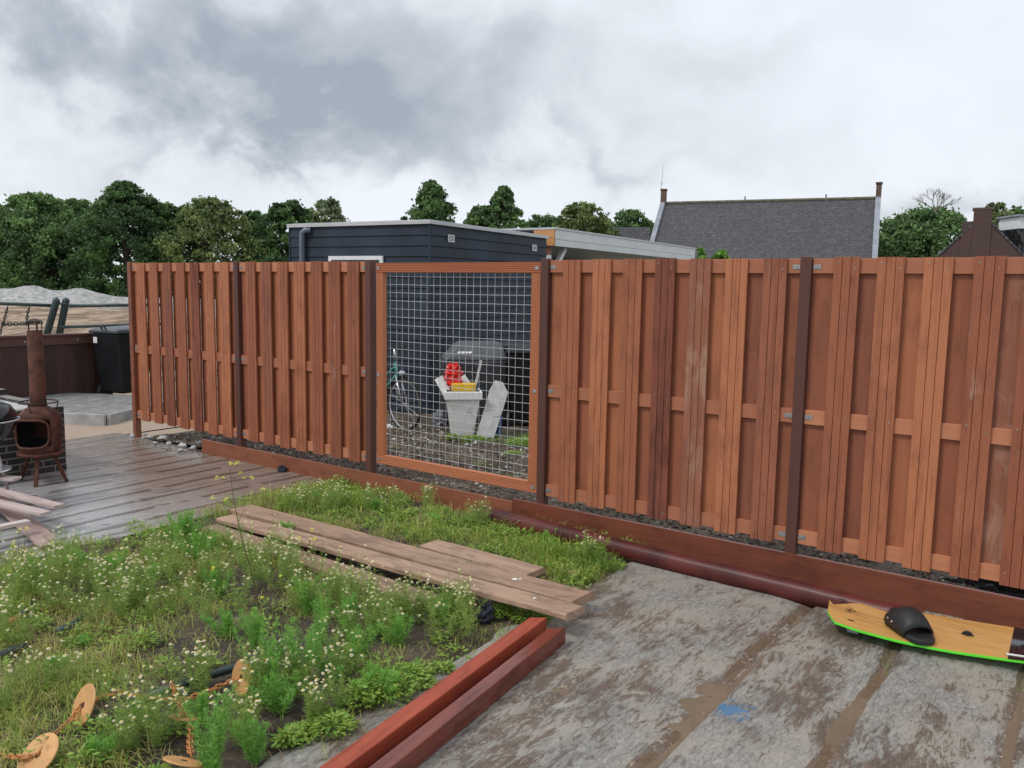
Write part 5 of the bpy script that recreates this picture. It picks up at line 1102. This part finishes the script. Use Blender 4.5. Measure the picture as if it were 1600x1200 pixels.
for key, px, py, sx, sy, cnt, km in (('L', 60, 940, 55, 22, 13, 8), ('L', 190, 940, 50, 20, 12, 7), ('L', 150, 965, 60, 15, 9, 5), ('L', 30, 1000, 30, 18, 5, 6), ('L', 110, 890, 60, 10, 7, 5), ('L', 240, 890, 40, 14, 6, 5),
                                      ('M', 350, 920, 45, 22, 9, 7), ('M', 450, 915, 40, 18, 8, 7), ('M', 290, 960, 40, 14, 3, 4), ('M', 420, 880, 35, 8, 6, 6), ('M', 510, 950, 30, 15, 5, 6),
                                      ('P', 560, 950, 35, 12, 8, 7), ('P', 640, 965, 35, 10, 7, 6), ('P', 715, 965, 25, 8, 7, 5), ('P', 790, 955, 20, 5, 4, 4), ('P', 590, 1000, 40, 15, 5, 5), ('P', 700, 1000, 30, 10, 4, 4),
                                      ('B', 470, 800, 18, 5, 6, 5), ('B', 530, 800, 25, 6, 6, 5), ('B', 590, 800, 25, 8, 4, 3), ('B', 755, 825, 8, 4, 2, 3), ('B', 910, 880, 10, 3, 3, 4), ('B', 690, 800, 30, 5, 2, 3),
                                      ('F', 250, 1150, 30, 10, 5, 5), ('F', 200, 1170, 30, 10, 4, 4), ('F', 420, 1090, 25, 12, 5, 5), ('F', 310, 1085, 18, 6, 4, 3), ('F', 20, 1130, 20, 10, 2, 3), ('F', 80, 1075, 30, 8, 3, 2), ('F', 380, 1160, 20, 12, 4, 4),
                                      ('S', 500, 1120, 25, 10, 4, 2), ('S', 470, 1085, 12, 8, 3, 3), ('S', 540, 1060, 30, 10, 3, 3)):
    for _ in range(cnt):
        for _try in range(20):
            q = gnd(px+rr.gauss(0, sx*.7), py+rr.gauss(0, sy*.7))
            if not in_planks(np.array(q.x), np.array(q.y)) and not on_red(np.array(q.x), np.array(q.y)) and 3.32 < q.x < 6.7 and q.y < -.15: break
        else: continue
        daisy(q.x, q.y, 0, km, *DL[key])

def feather(px, py, H_, R_, stems, seed, label, name='feathery_plant', tmid=None, dens=.62):
    R_ *= 1.15; q = gnd(px, py); r = random.Random(seed); segs = []; rt = empty(name, (q.x, q.y, 0), 0, label, 'weed plant')
    sm = MB()
    for s in range(stems):
        th = r.uniform(0, 6.28); rad = R_*r.random(); top = Vector((math.cos(th)*rad, math.sin(th)*rad, H_*r.uniform(.65, 1))); p0 = Vector((math.cos(th)*rad*.15, math.sin(th)*rad*.15, -.01)); k = 14; prev = p0; pts = [p0]
        for i in range(1, k+1):
            f = i/k; p = p0.lerp(top, f)+Vector((r.uniform(-.004, .004), r.uniform(-.004, .004), 0)); pts.append(p)
            bl = .075*(1-f*.8)*(.35+f)
            for _ in range(int(9*dens)):
                t2 = r.uniform(0, 6.28); e = Vector((math.cos(t2), math.sin(t2), r.uniform(.3, 1.3))).normalized(); a = prev.lerp(p, r.random()); b = a+e*bl*r.uniform(.5, 1.1); segs.append((a, b))
                for _ in range(6):
                    m = a.lerp(b, r.uniform(.2, 1)); segs.append((m, m+(e*.7+Vector((r.uniform(-1, 1), r.uniform(-1, 1), r.uniform(-.3, .9)))).normalized()*r.uniform(.008, .02)))
            prev = p
        sm.tube(pts, [.003*(1-.7*i/k) for i in range(k+1)], 5)
    sm.build('stem', M['feather'], rt); thread_mesh('foliage', segs, M['feather'], rt, .0016)
feather(292, 862, .30, .15, 22, 1, 'dense dark green feathery plant at the top of the weed mound')
feather(310, 880, .20, .14, 12, 21, 'lower feathery plant in front of the tallest feathery clump')
feather(415, 1085, .34, .12, 9, 2, 'feathery green plant standing just right of the orange chain disc')
feather(470, 1075, .36, .12, 10, 3, 'feathery plant with tall fox tail shoots right of the first one')
feather(440, 1110, .18, .13, 9, 4, 'low feathery foliage at the foot of the two tall feathery plants')
feather(330, 1215, .32, .10, 11, 5, 'feathery green plant at the bottom edge beside the hanging orange disc')
feather(315, 1130, .14, .06, 5, 6, 'small feathery tuft beneath the orange chain crossing')
feather(600, 1085, .12, .15, 14, 7, 'low bushy bright green feathery plant by the slab edge')
feather(520, 1060, .16, .13, 9, 8, 'sprawling feathery plant left of the bushy one by the slab')
feather(240, 910, .12, .09, 7, 9, 'small feathery tuft in the daisies left of the mound')
feather(140, 1010, .05, .06, 5, 10, 'tiny green feathery rosette in the flattened grass')
feather(355, 995, .12, .12, 8, 11, 'feathery shoots below the tall yellow flowering stalk')
feather(445, 840, .12, .06, 6, 12, 'feathery tuft beside the left end of the old planks')
feather(850, 850, .09, .03, 3, 13, 'slim feathery sprig in front of the red pipe')
feather(905, 832, .07, .06, 5, 14, 'green sprig between the red pipe and the gravel board')

fr_ = random.Random(77)
for k, (px, py, hh, lb) in enumerate(((60, 925, .22, 'at the far left of the bed'), (120, 900, .18, 'among the dense daisies at left'), (185, 905, .2, 'left of the dark feathery mound'), (340, 930, .18, 'left of the tall yellow stalk'), (480, 960, .2, 'right of the tall yellow stalk'),
        (545, 985, .18, 'below the half hidden plank'), (620, 1010, .16, 'between the planks and the bushy plant'), (690, 975, .14, 'close to the dark navy cloth'), (560, 1035, .2, 'above the bushy plant by the slab'), (400, 1015, .2, 'behind the orange disc'), (500, 1010, .24, 'behind the fox tail shoots'),
        (90, 1060, .1, 'above the upright disc at left'), (210, 1140, .1, 'below the orange chain'), (400, 1190, .16, 'at the bottom edge near the slab'), (150, 1195, .12, 'at the bottom edge right of the lowest disc'), (500, 790, .12, 'behind the planks near the gate'), (590, 800, .10, 'behind the planks at the middle'), (680, 820, .09, 'in front of the pipe end'))):
    feather(px, py, hh, hh*.55, 7, 200+k, 'fine leaved green weed '+lb, name='fine_leaved_weed')
mb_ = gnd(405, 950); dm = (mb_-CAM).dot(VIEW); ms = empty('yellow_mustard', (mb_.x, mb_.y, 0), 0, 'tall thin stalk with small bright yellow flowers rising above the weeds', 'flowering plant')
rm = lambda px, py, dd=0: at(px, py, dm+dd)-ms.location
m_ = MB(); m_.tube([rm(405, 952), rm(399, 920), rm(389, 880), rm(380, 850), rm(373, 820), rm(367, 790), rm(362, 758), rm(359, 730)], [.0034, .0034, .003, .0028, .0025, .002, .0016, .0012], 6)
for a, b, c in (((364, 793), (348, 788), (333, 779)), ((348, 788), (350, 783), (354, 780)), ((360, 752), (350, 749), (342, 747)), ((366, 780), (395, 782), (410, 766)), ((361, 745), (372, 752), (393, 748)), ((359, 735), (368, 733), (372, 727)), ((373, 815), (380, 800), (384, 795)), ((362, 748), (372, 745), (375, 739)),
                ((390, 880), (412, 892), (436, 900)), ((402, 935), (405, 915), (410, 905)), ((392, 890), (370, 892), (335, 888))):
    m_.tube([rm(*a), rm(*b), rm(*c)], [.0014, .0012, .001], 5)
m_.build('stem', M['stem'], ms)
for px, py, s_ in ((371, 724, 1.3), (361, 725, .8), (375, 740, .7), (340, 747, .8), (348, 747, .4), (394, 747, .8), (382, 747, .4), (411, 765, .9), (332, 778, .8), (354, 780, 1), (436, 900, .9), (410, 934, .5), (333, 888, .7)):
    c = rm(px, py); m_ = MB(); r = random.Random(px)
    for _ in range(7):
        o_ = c+Vector([r.uniform(-.012, .012)*s_ for _ in 'xyz'])
        for k in range(4):
            t = k*1.57+r.random(); u = Vector((math.cos(t), math.sin(t), .3)); w_ = Vector((-math.sin(t), math.cos(t), 0)); m_.add([o_, o_+u*.005+w_*.003, o_+u*.0085, o_+u*.005-w_*.003], [(0, 1, 2, 3)])
    m_.build('flower', M['yflower'], ms)
for px, py, hh, lb in ((30, 905, .30, 'yellow flowered stalk at the left photo edge among daisies'), (478, 880, .22, 'yellow flower cluster beside the planks left end')):
    q = gnd(px, py); y2 = empty('yellow_mustard', (q.x, q.y, 0), 0, lb, 'flowering plant'); r = random.Random(px)
    m_ = MB(); tops = []
    for k in range(4):
        tp_ = Vector((r.uniform(-.06, .06), r.uniform(-.06, .06), hh*r.uniform(.7, 1))); m_.tube([(0, 0, -.01), tp_*.5, tp_], [.0025, .002, .001], 5); tops.append(tp_)
    m_.build('stem', M['stem'], y2)
    for tp_ in tops:
        m_ = MB()
        for _ in range(8):
            o_ = tp_+Vector([r.uniform(-.012, .012) for _ in 'xyz'])
            for k in range(4):
                t = k*1.57+r.random(); u = Vector((math.cos(t), math.sin(t), .3)); w_ = Vector((-math.sin(t), math.cos(t), 0)); m_.add([o_, o_+u*.005+w_*.003, o_+u*.0085, o_+u*.005-w_*.003], [(0, 1, 2, 3)])
        m_.build('flower', M['yflower'], y2)

# gravel, mulch and chips
def pebbles(name, P_, S_, tint, stops, seed, label, flat=.6, cat='gravel'):
    gg = np.random.default_rng(seed); n = len(P_); oc = np.array([[1, 0, 0], [0, 1, 0], [-1, 0, 0], [0, -1, 0], [0, 0, 1], [0, 0, -1.]])
    v = oc[None]*(1+gg.normal(0, .25, (n, 6, 1)))*S_[:, None, None]*np.array([1, .75, flat]); th = gg.random(n)*6.28; c, s = np.cos(th)[:, None], np.sin(th)[:, None]
    v = np.stack([v[..., 0]*c-v[..., 1]*s, v[..., 0]*s+v[..., 1]*c, v[..., 2]], -1)+P_[:, None]
    F_ = np.array([[0, 1, 4], [1, 2, 4], [2, 3, 4], [3, 0, 4], [1, 0, 5], [2, 1, 5], [3, 2, 5], [0, 3, 5]]); f = (F_[None]+(np.arange(n)*6)[:, None, None]).reshape(-1, 3)
    return nobj(name, v.reshape(-1, 3), f, m_attr(name+'_stone', stops, .75, 0, 3, .1), None, np.repeat(tint, 6), kind='stuff', label=label, cat=cat)
n = 17000; X = .15+g.random(n)*9.3; Y = .0+g.random(n)**1.6*2.6; k = (X > 1.38) | (Y > -.1); Z = yard_h(X, np.maximum(Y, .02))
tt = np.where(g.random(n) < .86-.22*np.clip(Y, 0, 1), g.random(n)*.45, .5+.5*g.random(n))
pebbles('yard_gravel', np.stack([X, Y, Z], -1), (.006+.016*g.random(n)**2.5)*(1+.35*np.clip(Y, 0, 2)), tt, [(0, (.03, .022, .016)), (.45, (.11, .08, .055)), (.7, (.26, .23, .19)), (1, (.55, .53, .50))], 41, 'loose gravel and dark mulch on the soil behind the fence')
n = 700; X = np.concatenate([.2+g.random(n//2)*1.3, 5.3+g.random(n-n//2)*4]); Y = np.concatenate([-.22+g.random(n//2)*.25, -.30+g.random(n-n//2)*.22]); Z = np.full(n, .0)
pebbles('edge_gravel', np.stack([X, Y, Z], -1), .004+.011*g.random(n)**2, g.random(n), [(0, (.05, .035, .025)), (.5, (.18, .13, .09)), (1, (.42, .38, .33))], 42, 'small gravel along the foot of the gravel board')
n = 1500; X = 6.75+g.random(n)*3.6; Y = -4+g.random(n)*3.6; jj = np.min(np.abs(X[:, None]+.05-np.array([7.88, 8.42, 9.0])[None]), 1); k = (g.random(n) < np.exp(-(jj/.09)**2)+.12)
pebbles('mud_chips', np.stack([X, Y, np.full(n, -.003)], -1)[k], (.0022+.0045*g.random(n)**2)[k], g.random(n)[k], [(0, (.06, .04, .03)), (.5, (.20, .14, .09)), (1, (.42, .35, .26))], 43, 'small chips and grit lying in the muddy joints of the slab', .4)
n = 1600; X = 3.4+g.random(n)*3.3; Y = -4.2+g.random(n)*4.1; Z = bedz(X, Y)
pebbles('soil_crumbs', np.stack([X, Y, Z], -1), .004+.009*g.random(n)**2, g.random(n)*.7, [(0, (.03, .022, .016)), (.5, (.09, .065, .045)), (1, (.3, .26, .2))], 44, 'crumbs of dark soil between the weeds', .7, 'soil')
def stone(x, y, r, seed, label, group=None, mat='greystone'):
    gg = random.Random(seed); m_ = MB(); n_ = 7; vs = []
    for i in range(n_+1):
        ph = math.pi*i/n_
        for k in range(10):
            t = 2*math.pi*k/10; q = r*(1+gg.uniform(-.16, .16)); vs.append((q*math.sin(ph)*math.cos(t), q*.8*math.sin(ph)*math.sin(t), q*.62*math.cos(ph)))
    m_.add(vs, [(i*10+k, i*10+(k+1) % 10, (i+1)*10+(k+1) % 10, (i+1)*10+k) for i in range(n_) for k in range(10)])
    return m_.build('stone', M[mat], None, (x, y, r*.3), gg.uniform(0, 6), label=label, cat='stone', group=group)
for i, (px, py, r) in enumerate(((208, 683, .045), (236, 684, .03), (254, 688, .062), (264, 695, .04), (286, 699, .055), (303, 702, .045), (313, 697, .065), (226, 680, .03), (276, 691, .03), (296, 694, .03), (243, 693, .028), (282, 705, .035))):
    q = gnd(px, py); stone(q.x, q.y, r, i, 'pale rubble stone in the row at the foot of the farthest fence panel', 'pale rubble stones by the far fence end')
q = gnd(916, 1135); stone(q.x, q.y, .008, 31, 'tiny tan pebble on the bare concrete right of the beams')
q = gnd(895, 902); stone(q.x, q.y, .03, 33, 'yellowish stone in the grass at the corner of the slab', None, 'yellowstone') if False else None
crumple('plastic_scrap', (*gnd(893, 902).xy, .02), .03, simple('cream_scrap', (.55, .45, .25), .6, 0, .2, 20), 'crumpled cream scrap in the grass at the slab corner', 'litter', 5, (1.2, .8, .6))
crumple('black_lump', (*gnd(441, 737).xy, .02), .045, M['cloth'], 'small black lump on the wet slab in front of the left gravel board', 'litter', 6, (1, .7, .8))
crumple('dark_cloth', (*gnd(757, 968).xy, .035), .062, M['cloth'], 'crumpled dark navy cloth half under the weeds beside the planks', 'cloth', 7, (.7, .9, .75))
crumple('white_scrap', (*gnd(763, 950).xy, .06), .025, M['whiteplastic'], 'white scrap on top of the dark navy cloth', 'litter', 8, (1.2, .6, .5))
crumple('black_sack', (*gnd(1545, 922, .08).xy, .03), .12, M['blackplastic'], 'black plastic sheet under the nearest fence panel behind the gravel board', 'plastic sheet', 12, (2.6, .6, .7))
crumple('black_sack', (*gnd(665, 830).xy, .02), .04, M['cloth'], 'small piece of black plastic in the weeds behind the planks', 'litter', 13, (1.6, .8, .6))

# ------------------------------------------------------------------ orange chains with discs, tubes
cc = gnd(285, 1092); oc = empty('disc_chain', (cc.x, cc.y, 0), 0, 'orange chains with round orange climbing discs lying in the weeds at bottom left', 'climbing chain')
ro = lambda px, py, z=.04: gnd(px, py, z)-oc.location
def chain_part(ps, zs): m_ = MB(); link_chain(m_, [ro(x, y_, z) for (x, y_), z in zip(ps, zs)], .036, .0034); m_.build('chain', M['orangechain'], oc)
chain_part([(-20, 1181), (10, 1182), (35, 1184), (58, 1180)], [.04, .05, .07, .08]); chain_part([(60, 1178), (84, 1148), (105, 1130), (128, 1100)], [.08, .03, .05, .08])
chain_part([(133, 1100), (155, 1091), (185, 1082), (230, 1090), (262, 1094), (290, 1092), (320, 1082), (352, 1068), (374, 1060)], [.08, .03, .04, .05, .05, .05, .05, .06, .08])
chain_part([(268, 1066), (274, 1082), (279, 1098), (286, 1112), (292, 1119)], [.07, .06, .05, .05, .05]); chain_part([(296, 1128), (298, 1148), (296, 1165), (299, 1180)], [.04, .03, .04, .06])
def disc(px, py, z, nrm, r):
    c = ro(px, py, z); m_ = MB(); m_.lathe([(r*.97, -.004), (r, -.002), (r, .002), (r*.97, .004)], (0, 0, 0), 44); o = m_.build('disc', M['orange'], oc, c); o.rotation_euler = Vector(nrm).to_track_quat('Z', 'Y').to_euler()
    h = MB(); h.lathe([(.013, 0), (.012, .001)], (0, 0, .0042), 16); h.build('slot', M['rust'], o)
    h = MB(); h.lathe([(.013, 0), (.012, .001)], (0, 0, -.0052), 16); h.build('slot', M['rust'], o)
disc(60, 1180, .075, cdir(-.35, -.55, .75), .083); disc(131, 1102, .085, cdir(-.62, -.62, .42), .085); disc(378, 1058, .085, cdir(-.62, -.68, .25), .077); disc(287, 1121, .05, cdir(.12, .30, .95), .055); disc(287, 1190, .06, cdir(.2, .42, .9), .075)
def gtube(ps, r, label, mat='green_tube'):
    pts = [gnd(x, y_, z) for x, y_, z in ps]; o_ = pts[0]; m_ = MB(); m_.tube([p-o_ for p in pts], r, 14); m_.build('steel_tube', M[mat], None, o_, smooth=True, label=label, cat='tube')
gtube([(222, 1092, .04), (300, 1064, .045), (402, 1032, .045), (440, 1018, .04)], .019, 'longest dark green steel tube, lying behind the orange chain')
gtube([(-30, 1035, .04), (15, 1018, .04), (50, 1005, .035)], .019, 'dark green tube end at the left photo edge, lowest of the left tubes')
gtube([(88, 988, .04), (112, 978, .045), (134, 963, .04)], .021, 'short dark green tube piece between daisies at left')
gtube([(32, 962, .05), (45, 950, .05), (60, 930, .05)], .017, 'dark tube joined to an orange sleeve at the upper left edge')
gtube([(-20, 985, .05), (10, 975, .05), (30, 964, .05)], .018, 'orange sleeve piece at the left edge of the weeds', 'orangechain')
